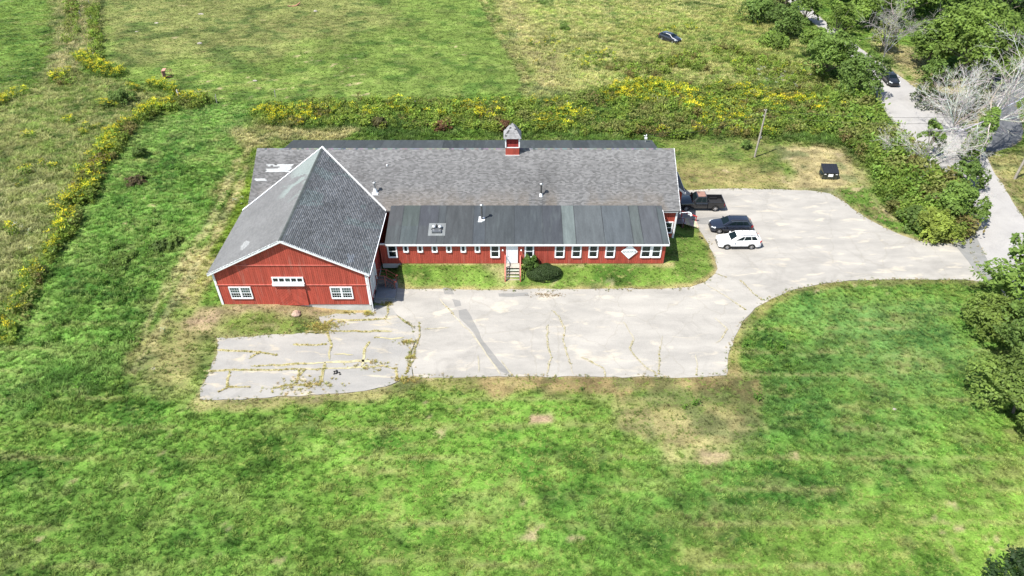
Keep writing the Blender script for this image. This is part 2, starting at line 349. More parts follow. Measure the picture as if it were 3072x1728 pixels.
EDGE = [  # dry fringes along paving: outline points, width, colour, share
 (D([(1080,955),(1300,952),(1500,952),(1700,955),(1830,950)]), 1.3, (.19,.175,.065), .1),
 (D([(1838,940),(1840,890),(1852,850),(1878,810),(1908,778),(1945,754),(2002,732),(2080,716),(2150,709),(2250,707),(2395,707),(2440,714)]), .75, (.185,.165,.06), .1),
 (D([(1250,966),(1500,960),(1700,962),(1850,962),(1875,985)]), 1.5, (.20,.145,.07), .07),
 (D([(505,1012),(700,1006),(870,992),(990,970),(1040,955)]), 1.1, (.22,.19,.085), .08),
 (D([(1003,728),(1300,731),(1500,729),(1650,729),(1742,723),(1778,708),(1800,690),(1803,675),(1797,650),(1785,615),(1768,590)]), .55, (.25,.20,.09), .06),
 (D([(1705,475),(1850,472),(1960,474)]), .5, (.22,.20,.07), .07),
 (D([(2095,490),(2150,532),(2180,552),(2230,577),(2290,602),(2340,613),(2400,615)]), .6, (.27,.22,.11), .06),
 (D([(2415,520),(2440,565),(2453,592)]), .7, (.19,.19,.05), .1),
 (D([(2500,430),(2530,480),(2600,580)]), .8, (.26,.22,.11), .08),
 (D([(2390,292),(2310,228),(2260,188),(2195,145)]), .8, (.30,.25,.14), .05),
 (D([(1190,-40),(1235,40),(1270,110),(1318,185),(1322,235)]), .8, (.27,.25,.11), .3),
 (D([(622,420),(590,500),(545,590),(490,680),(430,775),(385,865),(345,935)]), .55, (.28,.25,.12), .15),
 (D([(600,400),(560,500),(515,585),(460,665),(400,760),(360,850)]), .5, (.25,.24,.11), .15),
]
def landcover(x, y):
    n = len(x)
    base = np.tile(np.array(GREEN), (n, 1)); sp = np.tile(np.array(YELG), (n, 1)); sh = np.full(n, .4); tall = np.full(n, .16)
    rag = (fbm(x, y, 5.0, 11, 4)-.5)*2; rag2 = (fbm(x, y, 1.6, 31, 3)-.5)*2
    for poly, fe, rg, b, s2, share, t in LAYERS:
        P = np.array(poly); lo = P.min(0)-fe-rg-1; hi = P.max(0)+fe+rg+1
        k = np.where((x > lo[0]) & (x < hi[0]) & (y > lo[1]) & (y < hi[1]))[0]
        if not len(k): continue
        d = sdf(x[k], y[k], poly)+(rag[k]*.75+rag2[k]*.45)*rg*1.6
        a = 1-S(-fe, fe, d)
        base[k] = base[k]*(1-a[:, None])+np.array(b)*a[:, None]; sp[k] = sp[k]*(1-a[:, None])+np.array(s2)*a[:, None]
        sh[k] = sh[k]*(1-a)+share*a; tall[k] = tall[k]*(1-a)+t*a
    for pts, wd, b, t in EDGE:
        P = np.array(pts); lo = P.min(0)-wd*2-1; hi = P.max(0)+wd*2+1
        k = np.where((x > lo[0]) & (x < hi[0]) & (y > lo[1]) & (y < hi[1]))[0]
        if not len(k): continue
        d = linedist(x[k], y[k], pts)+rag2[k]*wd*.8
        a = (1-S(wd*.5, wd*1.3, d))*.85
        base[k] = base[k]*(1-a[:, None])+np.array(b)*a[:, None]; tall[k] = tall[k]*(1-a)+t*a
    # mottling: darker clumps, paler dry streaks, small bare scrapes
    m = fbm(x, y, 7.0, 51, 4); m2 = fbm(x, y*2.2, 2.2, 61, 4)
    base = base*(1+(m[:, None]-.5)*.75)
    st = S(.60, .74, m2)*.5*S(.42, .6, fbm(x, y, 18, 71, 3)); base = base*(1-st[:, None])+np.array((.235, .21, .085))*st[:, None]
    bare = S(.735, .80, fbm(x, y*1.6, 1.5, 81, 3))*S(.50, .62, fbm(x, y, 11, 91, 3))*.8
    base = base*(1-bare[:, None])+np.array((.34, .27, .16))*bare[:, None]
    tall = tall*(1-bare*.8)
    dk = S(.55, .68, fbm(x, y, 3.4, 101, 4))*.50
    base = base*(1-dk[:, None]*np.array([1, .75, .9]))
    grain = fbm(x+y*.35, y*1.8, 1.1, 111, 3)
    base = base*(.26+1.28*grain)[:, None]
    row = S(.80, .96, np.sin(6.283*(y+.9*fbm(x, y, 14, 141, 2))/3.1))*S(.50, .62, fbm(x, y*2.5, 6, 151, 3))*(y < 50)*.45
    base = base*(1-row[:, None])+np.array((.25, .225, .10))*row[:, None]
    pale = S(.60, .74, fbm(x+y*.3, y*2.2, 2.6, 121, 4))*np.clip(tall*1.3+.12, 0, .55)
    base = base*(1-pale[:, None])+(base*.35+np.array((.21, .21, .085)))*pale[:, None]
    return base, sp, sh, tall
def axis(a, b, st, far):
    xs = list(np.arange(a, b+1e-6, st)); g = st*2; lo = a; hi = b; L = []; H = []
    while hi < far: hi += g; H.append(hi); g *= 1.35
    g = st*2
    while lo > -far: lo -= g; L.append(lo); g *= 1.35
    return np.array(L[::-1]+xs+H)
XS = axis(-118, 118, .42, 1500); YS = axis(20, 178, .42, 1600)
gx, gy = np.meshgrid(XS, YS); gx = gx.ravel(); gy = gy.ravel()
gz = hgt(gx, gy)
pav = np.full(gx.shape, 1e9)
near = (np.abs(gx) < 130) & (gy > 10) & (gy < 190)
for P in PAVED: pav[near] = np.minimum(pav[near], sdf(gx[near], gy[near], P))
bld = sdf(gx, gy, [(-30, 52), (-13, 52), (-13, 58), (17, 58), (19, 63), (19, 83), (-30, 83)])
fr = S(.4, 5, np.minimum(pav, bld))
gz = gz+fr*((fbm(gx, gy, 14, 5, 3)-.5)*.55+(fbm(gx, gy, 2.2, 6, 3)-.5)*.22)
gz = np.where(pav < .05, gz-.07, gz)
gb, gs, gsh, gt = landcover(gx, gy)
k = S(-.2, .35, -pav)                      # soil and sand below the paving edge
gb = gb*(1-k[:, None])+np.array((.30, .25, .17))*k[:, None]
me = bpy.data.meshes.new('ground'); nx, ny = len(XS), len(YS)
i = np.arange((nx-1)*(ny-1)); r = i//(nx-1); c = i % (nx-1); a0 = r*nx+c
me = mesh_np('ground', np.stack([gx, gy, gz], 1), np.stack([a0, a0+1, a0+nx+1, a0+nx], 1), None, bpy.data.materials.new('tmp'), True)
me.materials.clear()
ca = me.color_attributes.new('base', 'FLOAT_COLOR', 'POINT'); ca.data.foreach_set('color', np.concatenate([gb, gsh[:, None]], 1).astype(np.float32).ravel())
cb = me.color_attributes.new('speck', 'FLOAT_COLOR', 'POINT'); cb.data.foreach_set('color', np.concatenate([gs, gt[:, None]], 1).astype(np.float32).ravel())
m, n, b = newmat('meadow_soil_and_turf'); L = n.links
A = nd(n, 'ShaderNodeAttribute', attribute_name='base'); B = nd(n, 'ShaderNodeAttribute', attribute_name='speck')
tc = nd(n, 'ShaderNodeTexCoord'); mp = nd(n, 'ShaderNodeMapping'); mp.inputs['Scale'].default_value = (1, 1.4, 1); mp.inputs['Rotation'].default_value = (0, 0, .5)
L.new(tc.outputs['Object'], mp.inputs[0])
t1 = nd(n, 'ShaderNodeTexNoise'); t1.inputs['Scale'].default_value = 1.5; t1.inputs['Detail'].default_value = 9; t1.inputs['Roughness'].default_value = .75
t2 = nd(n, 'ShaderNodeTexNoise'); t2.inputs['Scale'].default_value = 6.5; t2.inputs['Detail'].default_value = 5; t2.inputs['Roughness'].default_value = .7
L.new(mp.outputs[0], t1.inputs[0]); L.new(mp.outputs[0], t2.inputs[0])
su = nd(n, 'ShaderNodeMath', operation='SUBTRACT'); L.new(t1.outputs[0], su.inputs[0])
iv = nd(n, 'ShaderNodeMapRange'); iv.inputs[1].default_value = 0; iv.inputs[2].default_value = 1; iv.inputs[3].default_value = .72; iv.inputs[4].default_value = .30
L.new(A.outputs['Alpha'], iv.inputs[0]); L.new(iv.outputs[0], su.inputs[1])
sc = nd(n, 'ShaderNodeMath', operation='MULTIPLY', use_clamp=True); L.new(su.outputs[0], sc.inputs[0]); sc.inputs[1].default_value = 8
mx = nd(n, 'ShaderNodeMix', data_type='RGBA'); L.new(sc.outputs[0], mx.inputs[0]); L.new(A.outputs['Color'], mx.inputs['A']); L.new(B.outputs['Color'], mx.inputs['B'])
r2 = nd(n, 'ShaderNodeMapRange'); r2.inputs[1].default_value = .30; r2.inputs[2].default_value = .70; r2.inputs[3].default_value = .55; r2.inputs[4].default_value = 1.6
L.new(t2.outputs[0], r2.inputs[0])
v = nd(n, 'ShaderNodeVectorMath', operation='SCALE'); L.new(mx.outputs['Result'], v.inputs[0]); L.new(r2.outputs[0], v.inputs['Scale'])
L.new(v.outputs[0], b.inputs['Base Color']); b.inputs['Roughness'].default_value = .95; b.inputs['Specular IOR Level'].default_value = .1
bp = nd(n, 'ShaderNodeBump'); bp.inputs['Strength'].default_value = .8; bp.inputs['Distance'].default_value = .12
L.new(t2.outputs[0], bp.inputs['Height']); L.new(bp.outputs[0], b.inputs['Normal'])
me.materials.append(m); put(me, 'ground', kind='structure')

# paving ------------------------------------------------------------
def asphalt(name, colA, colB, pale, crack, streak=(.45, 1.3, 1), worn=.5, dark=.30):
    m, n, b = newmat(name); L = n.links
    tc = nd(n, 'ShaderNodeTexCoord'); mp = nd(n, 'ShaderNodeMapping'); mp.inputs['Scale'].default_value = streak; L.new(tc.outputs['Object'], mp.inputs[0])
    t1 = nd(n, 'ShaderNodeTexNoise'); t1.inputs['Scale'].default_value = .45; t1.inputs['Detail'].default_value = 8; t1.inputs['Roughness'].default_value = .6
    L.new(mp.outputs[0], t1.inputs[0])
    c1 = nd(n, 'ShaderNodeMix', data_type='RGBA'); c1.inputs['A'].default_value = (*colA, 1); c1.inputs['B'].default_value = (*colB, 1)
    r1 = nd(n, 'ShaderNodeMapRange'); r1.inputs[1].default_value = .35; r1.inputs[2].default_value = .65; L.new(t1.outputs[0], r1.inputs[0]); L.new(r1.outputs[0], c1.inputs[0])
    t3 = nd(n, 'ShaderNodeTexNoise'); t3.inputs['Scale'].default_value = .8; t3.inputs['Detail'].default_value = 6; t3.inputs['Distortion'].default_value = .6; L.new(mp.outputs[0], t3.inputs[0])
    r3 = nd(n, 'ShaderNodeMapRange'); r3.inputs[1].default_value = .57; r3.inputs[2].default_value = .68; r3.inputs[4].default_value = worn; L.new(t3.outputs[0], r3.inputs[0])
    c2 = nd(n, 'ShaderNodeMix', data_type='RGBA'); c2.inputs['B'].default_value = (*pale, 1); L.new(r3.outputs[0], c2.inputs[0]); L.new(c1.outputs['Result'], c2.inputs['A'])
    t6 = nd(n, 'ShaderNodeTexNoise'); t6.inputs['Scale'].default_value = .22; t6.inputs['Detail'].default_value = 7; t6.inputs['Roughness'].default_value = .7; t6.inputs['Distortion'].default_value = 1.2; L.new(tc.outputs['Object'], t6.inputs[0])
    r6 = nd(n, 'ShaderNodeMapRange'); r6.inputs[1].default_value = .52; r6.inputs[2].default_value = .66; r6.inputs[4].default_value = dark; L.new(t6.outputs[0], r6.inputs[0])
    c6 = nd(n, 'ShaderNodeMix', data_type='RGBA'); c6.inputs['B'].default_value = (*[q*.62 for q in colA], 1); L.new(r6.outputs[0], c6.inputs[0]); L.new(c2.outputs['Result'], c6.inputs['A']); c2 = c6
    # hairline cracks
    vo = nd(n, 'ShaderNodeTexVoronoi', feature='DISTANCE_TO_EDGE'); vo.inputs['Scale'].default_value = .16
    tw = nd(n, 'ShaderNodeTexNoise'); tw.inputs['Scale'].default_value = .7; tw.inputs['Detail'].default_value = 4; L.new(tc.outputs['Object'], tw.inputs[0])
    ad = nd(n, 'ShaderNodeVectorMath', operation='MULTIPLY_ADD'); ad.inputs[1].default_value = (1.6, 1.6, 0); L.new(tw.outputs['Color'], ad.inputs[0]); L.new(tc.outputs['Object'], ad.inputs[2]); L.new(ad.outputs[0], vo.inputs['Vector'])
    r4 = nd(n, 'ShaderNodeMapRange'); r4.inputs[1].default_value = .004; r4.inputs[2].default_value = .012; r4.inputs[3].default_value = crack; r4.inputs[4].default_value = 0; L.new(vo.outputs[0], r4.inputs[0])
    c3 = nd(n, 'ShaderNodeMix', data_type='RGBA'); c3.inputs['B'].default_value = (.20, .18, .14, 1); L.new(r4.outputs[0], c3.inputs[0]); L.new(c2.outputs['Result'], c3.inputs['A'])
    t5 = nd(n, 'ShaderNodeTexNoise'); t5.inputs['Scale'].default_value = 22; t5.inputs['Detail'].default_value = 3; L.new(tc.outputs['Object'], t5.inputs[0])
    r5 = nd(n, 'ShaderNodeMapRange'); r5.inputs[1].default_value = .3; r5.inputs[2].default_value = .7; r5.inputs[3].default_value = .88; r5.inputs[4].default_value = 1.12; L.new(t5.outputs[0], r5.inputs[0])
    v = nd(n, 'ShaderNodeVectorMath', operation='SCALE'); L.new(c3.outputs['Result'], v.inputs[0]); L.new(r5.outputs[0], v.inputs['Scale']); L.new(v.outputs[0], b.inputs['Base Color'])
    b.inputs['Roughness'].default_value = .95; b.inputs['Specular IOR Level'].default_value = .15
    bp = nd(n, 'ShaderNodeBump'); bp.inputs['Strength'].default_value = .4; bp.inputs['Distance'].default_value = .01; L.new(t5.outputs[0], bp.inputs['Height']); L.new(bp.outputs[0], b.inputs['Normal'])
    return m
M['lot'] = asphalt('worn_pale_asphalt', (.270, .256, .232), (.345, .325, .292), (.45, .40, .32), .20, worn=.7)
M['old'] = asphalt('old_grey_asphalt', (.245, .238, .224), (.305, .292, .268), (.43, .375, .28), .12, worn=.8)
M['road'] = asphalt('pale_road_asphalt', (.30, .288, .275), (.335, .322, .305), (.37, .355, .33), .0, (.5, .5, 1), .3)
M['apron'] = asphalt('mid_grey_asphalt', (.19, .19, .18), (.225, .222, .212), (.27, .26, .235), .0)
M['patch'] = asphalt('dark_patch_asphalt', (.195, .19, .18), (.235, .228, .212), (.29, .27, .23), .0)
M['drive'] = asphalt('dark_driveway_asphalt', (.09, .094, .10), (.12, .124, .13), (.16, .16, .16), .0, (1, 1, 1))
sheet('parking_lot', outline(LOT, .6, .22), .012, M['lot'])
sheet('old_parking_slab', outline(OLD, .5, .26, 9), .016, M['old'])
sheet('road', outline(ROAD, 1.2, .25), .020, M['road'])
sheet('asphalt_apron', outline(D([(2393,607),(2453,589),(2506,702),(2482,714),(2462,692),(2425,645)]), .8, .08), .026, M['apron'])
sheet('driveway', outline(DRIVE, .8, .1), .026, M['drive'])
Z3D = lambda pts: [Z3(*p) for p in pts]
sheet('asphalt_patch', outline(Z3D([(590,240),(640,230),(672,275),(700,330),(720,370),(740,420),(790,480),(850,560),(925,640),(905,650),(860,630),(800,560),(745,480),(700,400),(655,345),(600,290)]), .3, .1, 21), .018, M['patch'])
sheet('asphalt_patch', outline(Z3D([(548,168),(600,178),(610,210),(570,215)]), .3, .1, 22), .018, M['patch'])
sheet('asphalt_patch', outline(Z3D([(490,95),(545,98),(562,135),(500,135)]), .3, .1, 23), .018, M['patch'])
sheet('asphalt_patch', outline(Z3D([(845,130),(1040,125),(1050,148),(850,150)]), .3, .1, 24), .018, M['patch'])
sheet('asphalt_patch', outline(D([(1740,550),(1800,546),(1835,556),(1800,566),(1745,562)]), .3, .1, 24), .018, M['patch'])

# cracks: sand-filled joints with weeds in them --------------------------
CR_OLD = [[(1070,830),(1082,880),(1100,940),(1078,1000),(1085,1055)], [(1050,800),(1030,770),(1060,740),(1120,720),(1300,730),(1600,718)], [(880,822),(1050,815),(1300,822),(1600,822)],
 [(130,975),(300,985),(500,992),(640,1020)], [(430,1110),(650,1105),(880,1090),(1100,1080),(1300,1070),(1430,1075)], [(30,1155),(300,1148),(600,1140),(900,1138),(1200,1130),(1400,1120),(1520,1110),(1620,1135)],
 [(245,1160),(225,1220),(230,1290),(160,1330)], [(880,1145),(825,1190),(810,1250)], [(820,1145),(830,1190)], [(1045,1080),(1030,1180),(1000,1270)], [(1415,905),(1380,960),(1365,1060),(1345,1120)], [(780,930),(900,936),(1050,930)],
 [(1110,1015),(1200,1010),(1280,1015)], [(420,1280),(330,1290),(230,1285)], [(600,1300),(700,1270),(850,1265),(1000,1265)], [(1640,1130),(1640,1210)], [(1460,870),(1600,885),(1700,870)], [(1100,745),(1080,790),(1070,830)], [(420,1050),(480,1010)]]
CR_LOT = [[(340,320),(345,400),(310,480),(300,560),(260,640)], [(275,470),(282,540),(265,600),(250,650)], [(470,165),(520,225),(570,280),(640,350),(700,420),(760,510),(830,600),(860,655)], [(870,560),(935,655)],
 [(1195,240),(1240,280),(1275,350),(1270,430),(1285,490),(1290,540),(1320,600),(1330,660)], [(1380,540),(1440,570),(1510,600),(1530,620),(1535,665)], [(1650,310),(1690,380),(1720,430),(1690,480),(1720,530),(1770,580),(1810,620),(1855,640),(1860,660)],
 [(2240,290),(2300,340),(2320,360),(2290,420),(2250,450)], [(2240,0),(2310,25)], [(2400,40),(2480,120),(2540,170)], [(2190,75),(2300,140),(2440,235)], [(2120,520),(2130,600),(2120,655)],
 [(370,360),(450,355),(530,350)], [(720,530),(722,640)], [(1160,330),(1165,450),(1185,540),(1155,660)], [(1900,400),(1880,520),(1878,650)], [(130,200),(140,250),(120,300),(160,330)]]
crk = MB(); WEEDP = []
def strip(pts, w0, seed):
    pts = np.array(pts); out = []
    for a, b in zip(pts[:-1], pts[1:]):
        mm = max(1, int(np.linalg.norm(b-a)/.35))
        for k in range(mm): out.append(a+(b-a)*k/mm)
    out.append(pts[-1]); P = np.array(out)
    P += np.stack([fbm(P[:, 0], P[:, 1], .9, seed, 3)-.5, fbm(P[:, 0], P[:, 1], .9, seed+3, 3)-.5], 1)*.28
    vs = []; fs = []
    for k, p in enumerate(P):
        t = P[min(k+1, len(P)-1)]-P[max(k-1, 0)]; t /= np.linalg.norm(t)+1e-9; nn = np.array([-t[1], t[0]])
        ww = w0*(.55+.95*float(vn(p[0], p[1], 1.6, seed)))*(.3 if k in (0, len(P)-1) else 1)
        for s_ in (-1, 1):
            q = p+nn*ww*s_; vs.append((q[0], q[1], float(hgt(q[0], q[1]))+.045))
        if k: fs.append((2*k-2, 2*k-1, 2*k+1, 2*k))
        WEEDP.append((p[0], p[1], ww))
    g = random.Random(seed).random()
    kk = 0 if seed < 200 else .05; crk.add(vs, fs, (.30+.08*g, .275+.07*g, .16+kk+.05*g))
for q, c in enumerate(CR_OLD): strip([Z6(*p) for p in c], .11, 100+q)
for q, c in enumerate(CR_LOT): strip([Z3(*p) for p in c], .055, 200+q)
M['sand'] = surf('crack_sand', .95, 2, .3, .3, famt=.3)
crk.build('pavement_crack', 'sand', fix=True); tag(bpy.data.objects['pavement_crack'], kind='structure')
# ================================================================== the long red barn
RED = (.385, .070, .046); RED2 = (.46, .13, .10); WHITE = (.78, .79, .80); DARK = (.02, .02, .022)
rnd = random.Random(7)
barn = empty('barn', (-5.3, 60, 0), 0, 'long red barn-like building with grey shingle roofs, a front gable wing and cupola', 'barn')
def BW(mb, name, mat, parent=barn, **k): return mb.build(name, mat, parent, world=True, **k)
XL, XR = -29.0, 18.45; YE, YR, YB = 63.4, 70.4, 77.4; ZE, ZR = 4.5, 8.44
WL, WR, WC, WY = -29.5, -13.82, -21.62, 52.1; WZ = 8.5
def siding(mb, axis, fix, a0, a1, zb, zt, opens=(), bw=.2, th=.03, out=-1, gap=.018, base=RED):
    """vertical boards on a wall; zt is a number or a function of the position along the wall"""
    f = zt if callable(zt) else (lambda q: zt)
    n = int((a1-a0)/bw)
    bw = (a1-a0)/n
    for k in range(n):
        p, q = a0+k*bw+gap/2, a0+(k+1)*bw-gap/2; mid = (p+q)/2
        segs = [(zb, None)]
        cuts = sorted([(o[2], o[3]) for o in opens if o[0] < mid < o[1]])
        z = zb; parts = []
        for c0, c1 in cuts: parts.append((z, c0, c0)); z = c1
        parts.append((z, f(p), f(q)))
        g = 1+rnd.uniform(-.10, .10); c = tuple(x*g for x in base)
        for z0, t0, t1 in parts:
            if min(t0, t1)-z0 < .02: continue
            pts = [(p, z0), (q, z0), (q, t1), (p, t0)]
            if axis == 'y': mb.prism(pts, 'y', fix+out*th, fix, c)
            else: mb.prism(pts, 'x', fix+out*th, fix, c)
def hole_wall(mb, axis, y0, y1, a0, a1, zb, zt, col):
    mb.prism([(a0, zb), (a1, zb), (a1, zt), (a0, zt)], axis, y0, y1, col)
# --- window builder: local frame looks towards -Y, origin at the opening's centre on the wall face
def window(x, y, z, wd, ht, rz=0, style='hung', shade=None, cas=.11):
    mb = MB(WHITE); a, b = wd/2, ht/2; o = -.075
    mb.box(-a-cas, -a, o, .0, -b-cas, b+cas); mb.box(a, a+cas, o, .0, -b-cas, b+cas)
    mb.box(-a, a, o, .0, b, b+cas); mb.box(-a-cas*.3, a+cas*.3, o-.04, .0, -b-cas, -b)
    wo_ = mb.build('window', 'trim', barn); wo_.location = Vector((x, y, z))-barn.location; wo_.rotation_euler.z = rz
    bk = MB((.035, .038, .036)); bk.box(-a, a, -.006, -.002, -b, b); bk.build('painted_interior', 'flat', wo_)  # dark sheet painted in for the unlit room behind the glass
    if shade:
        s0, s1, c = shade; sh = MB(c)
        nsl = max(3, int((s1-s0)*ht/.07))
        for q in range(nsl):
            za = -b+ht*(s0+(s1-s0)*q/nsl); zb_ = -b+ht*(s0+(s1-s0)*(q+1)/nsl)
            sh.box(-a+.01, a-.01, -.022, -.012, za+.003, zb_)
        sh.build('blind', 'flat', wo_)
    fr = MB(WHITE); s = .045
    def bars(x0, x1, z0, z1, nx, nz, yy, t=s, mt=.022):
        fr.box(x0, x0+t, yy, yy+.03, z0, z1); fr.box(x1-t, x1, yy, yy+.03, z0, z1)
        fr.box(x0+t, x1-t, yy, yy+.03, z0, z0+t); fr.box(x0+t, x1-t, yy, yy+.03, z1-t, z1)
        for i in range(1, nx): xx = x0+(x1-x0)*i/nx; fr.box(xx-mt/2, xx+mt/2, yy+.004, yy+.026, z0+t, z1-t)
        for i in range(1, nz): zz = z0+(z1-z0)*i/nz; fr.box(x0+t, x1-t, yy+.006, yy+.024, zz-mt/2, zz+mt/2)
        p = MB((.03, .04, .04)); p.box(x0+t, x1-t, yy+.012, yy+.018, z0+t, z1-t); p.build('pane', 'pane', wo_)
    if style == 'hung': bars(-a, a, 0, b, 1, 1, -.062); bars(-a, a, -b, 0, 1, 1, -.055)
    elif style == 'small': bars(-a, a, -b, b, 1, 1, -.06)
    elif style == 'pair':
        fr.box(-.06, .06, -.07, -.02, -b, b)
        for s_ in (-1, 1):
            x0, x1 = (-a, -.06) if s_ < 0 else (.06, a)
            bars(x0, x1, 0, b, 4, 2, -.062, .045, .02); bars(x0, x1, -b, 0, 4, 2, -.055, .045, .024)
    fr.build('sash', 'trim', wo_)
    return wo_

# --- backing walls (body of the building)
W = MB(RED)
def wy(y0, y1, a0, a1, z0, z1, c=RED): W.box(a0, a1, y0, y1, z0, z1, c)
W.box(XL+.25, XR-.25, YE+.32, YE+.5, -.3, ZE-.12)                         # main front
W.box(XL+.25, XR-.25, YB-.5, YB-.32, -.3, ZE-.12)
for x0, x1 in ((XL+.2, XL+.38), (XR-.38, XR-.2)):                          # gables of the main range
    W.prism([(YE+.5, -.3), (YB-.5, -.3), (YB-.5, ZE-.1), (YR, ZR-.33), (YE+.5, ZE-.1)], 'x', x0, x1)
W.prism([(WL+.38, .45), (WR-.38, .45), (WR-.38, ZE-.05), (WC, WZ-.25), (WL+.38, ZE-.05)], 'y', WY+.33, WY+.5)   # wing front
W.box(WL+.33, WL+.5, WY+.5, YE+.3, -.1, ZE-.1); W.box(WR-.5, WR-.33, WY+.5, YE+.3, .45, ZE-.1)
W.box(-13.9, 16.2, 58.63, 58.8, .9, 3.45); W.box(16.03, 16.2, 58.8, YE+.32, .9, 3.45)      # annex
W.box(XL+.25, XR-.15, 82.2, 82.35, -.2, 3.1); W.box(XL+.25, XL+.4, YB-.3, 82.2, -.2, 3.3); W.box(XR-.3, XR-.15, YB-.3, 82.2, -.2, 3.3)
BW(W, 'wall', 'flat')
# --- openings (x0, x1, z0, z1) on each wall
def ax_(u): return (u-1536)/2047.5*72.26
bigs = [(285, 415, 1), (1680, 1808, 1), (2148, 2272, 1)]
AW = []
for a, b_, _ in bigs: AW.append((1100+a*.2208, 1100+b_*.2208, 'big'))
for a, b_ in ((500, 573), (693, 768), (888, 965), (1083, 1158), (1278, 1352), (1470, 1543)): AW.append((1100+a*.2208, 1100+b_*.2208, 'small'))
for a, b_ in ((292, 425), (520, 652), (750, 880), (978, 1110), (1460, 1600), (1604, 1738)): AW.append((1600+a*.2208, 1600+b_*.2208, 'big'))
AWX = [(ax_(a), ax_(b_), k) for a, b_, k in AW]
op = [(a+.05, b_-.05, 1.85 if k == 'big' else 2.58, 3.30) for a, b_, k in AWX]+[(-.55, .55, .9, 3.2)]
Sd = MB(RED); siding(Sd, 'y', 58.63, -13.95, 16.2, .95, 3.42, op); BW(Sd, 'siding', 'siding').__setitem__('kind', 'stuff')
Sd = MB(RED); siding(Sd, 'x', 16.2, 58.6, YE+.3, .9, 3.42, (), out=1); siding(Sd, 'y', YE+.32, 16.25, XR-.25, .75, 4.3, [(16.85, 17.95, 1.5, 2.85)])
BW(Sd, 'siding', 'siding').__setitem__('kind', 'stuff')
blinds = [(.45, 1, (.30, .33, .27)), (.5, 1, (.42, .44, .42)), (.35, 1, (.25, .28, .2)), None, (.5, 1, (.20, .24, .22))]
for i_, (a, b_, k) in enumerate(AWX):
    if k == 'big': window((a+b_)/2, 58.60, 2.565, (b_-a)-.2, 1.42, 0, 'hung', None if i_ in (0,) else blinds[(i_*3) % 5])
    else: window((a+b_)/2, 58.60, 2.90, (b_-a)-.2, .70, 0, 'small', [(.0, 1, (.12, .13, .12)), None, (.0, 1, (.18, .19, .17))][i_ % 3])
window(17.4, YE+.29, 2.17, .95, 1.3, 0, 'hung', (.5, 1, (.22, .26, .22)))
# wing front
roofz = lambda x: ZE-.06+(WZ-ZE-.2)*(1-abs(x-WC)/(WR-WC-.3)) if abs(x-WC) < (WR-WC-.3) else ZE-.1
WO = [(-28.0, -25.8, 1.25, 2.72), (-17.95, -15.85, 1.25, 2.72), (-23.4, -20.42, 3.02, 3.92), (-23.3, -20.45, .4, 3.0)]
Sd = MB(RED)
siding(Sd, 'y', WY+.33, WL+.4, WR-.4, .45, 2.95, [o for o in WO if o[2] < 2.9], bw=.2)
siding(Sd, 'y', WY+.33, WL+.4, WR-.4, 3.02, lambda q: min(roofz(q)-.12, 5.36), [WO[2]], bw=.2, th=.04)
gx0 = WL+.3+(5.4-ZE)/(WZ-ZE)*(WC-WL)
siding(Sd, 'y', WY+.33, gx0+.35, 2*WC-gx0-.35, 5.44, lambda q: max(5.46, roofz(q)-.12), (), bw=.2, th=.055)
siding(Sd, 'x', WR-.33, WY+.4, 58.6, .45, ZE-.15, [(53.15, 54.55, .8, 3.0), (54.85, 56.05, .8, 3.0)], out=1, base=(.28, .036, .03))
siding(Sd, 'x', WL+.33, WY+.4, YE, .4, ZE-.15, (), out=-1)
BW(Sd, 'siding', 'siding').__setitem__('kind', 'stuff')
Sd = MB(RED)
siding(Sd, 'x', XR-.2, YE+.35, YB-.35, .0, lambda q: ZE-.1+(ZR-ZE-.25)*(1-abs(q-YR)/7.0), (), out=1)
BW(Sd, 'siding', 'siding').__setitem__('kind', 'stuff')
for z0, th, x0, x1 in ((5.36, .11, gx0-.1, 2*WC-gx0+.1), (2.95, .10, WL+.42, -23.42), (2.95, .10, -20.38, WR-.42)):
    t = MB(RED2); t.box(x0, x1, WY+.33-th, WY+.33, z0, z0+.085); BW(t, 'band_board', 'siding')
window(-26.9, WY+.30, 1.985, 2.02, 1.32, 0, 'pair', (.5, 1, (.80, .84, .88)), .085)
window(-16.9, WY+.30, 1.985, 2.02, 1.32, 0, 'pair', (.5, 1, (.72, .78, .84)), .085)
# transom over the sliding door
t = MB(WHITE); x0, x1 = -23.46, -20.38
t.box(x0, x1, WY+.20, WY+.33, 3.84, 3.96); t.box(x0, x1, WY+.20, WY+.33, 3.28, 3.40)
for i_ in range(6): xx = x0+(x1-x0-.12)*i_/5; t.box(xx, xx+.12, WY+.20, WY+.33, 3.40, 3.84)
t.box(x0-.03, x1+.03, WY+.02, WY+.33, 3.02, 3.28)
tr_ = BW(t, 'transom_window', 'trim')
for i_ in range(5):
    xx = x0+(x1-x0-.12)*i_/5+.12; ww = (x1-x0-.12)/5-.12
    p = MB((.03, .04, .04)); p.box(xx, xx+ww, WY+.24, WY+.25, 3.40, 3.84); BW(p, 'pane', 'pane', tr_)
    p = MB([(.09, .09, .08), (.10, .10, .09), (.45, .47, .45), (.10, .10, .10), (.12, .11, .10)][i_]); p.box(xx, xx+ww, WY+.27, WY+.28, 3.40, 3.84); BW(p, 'painted_interior', 'flat', tr_)  # sheet whose tone paints in the room behind each pane
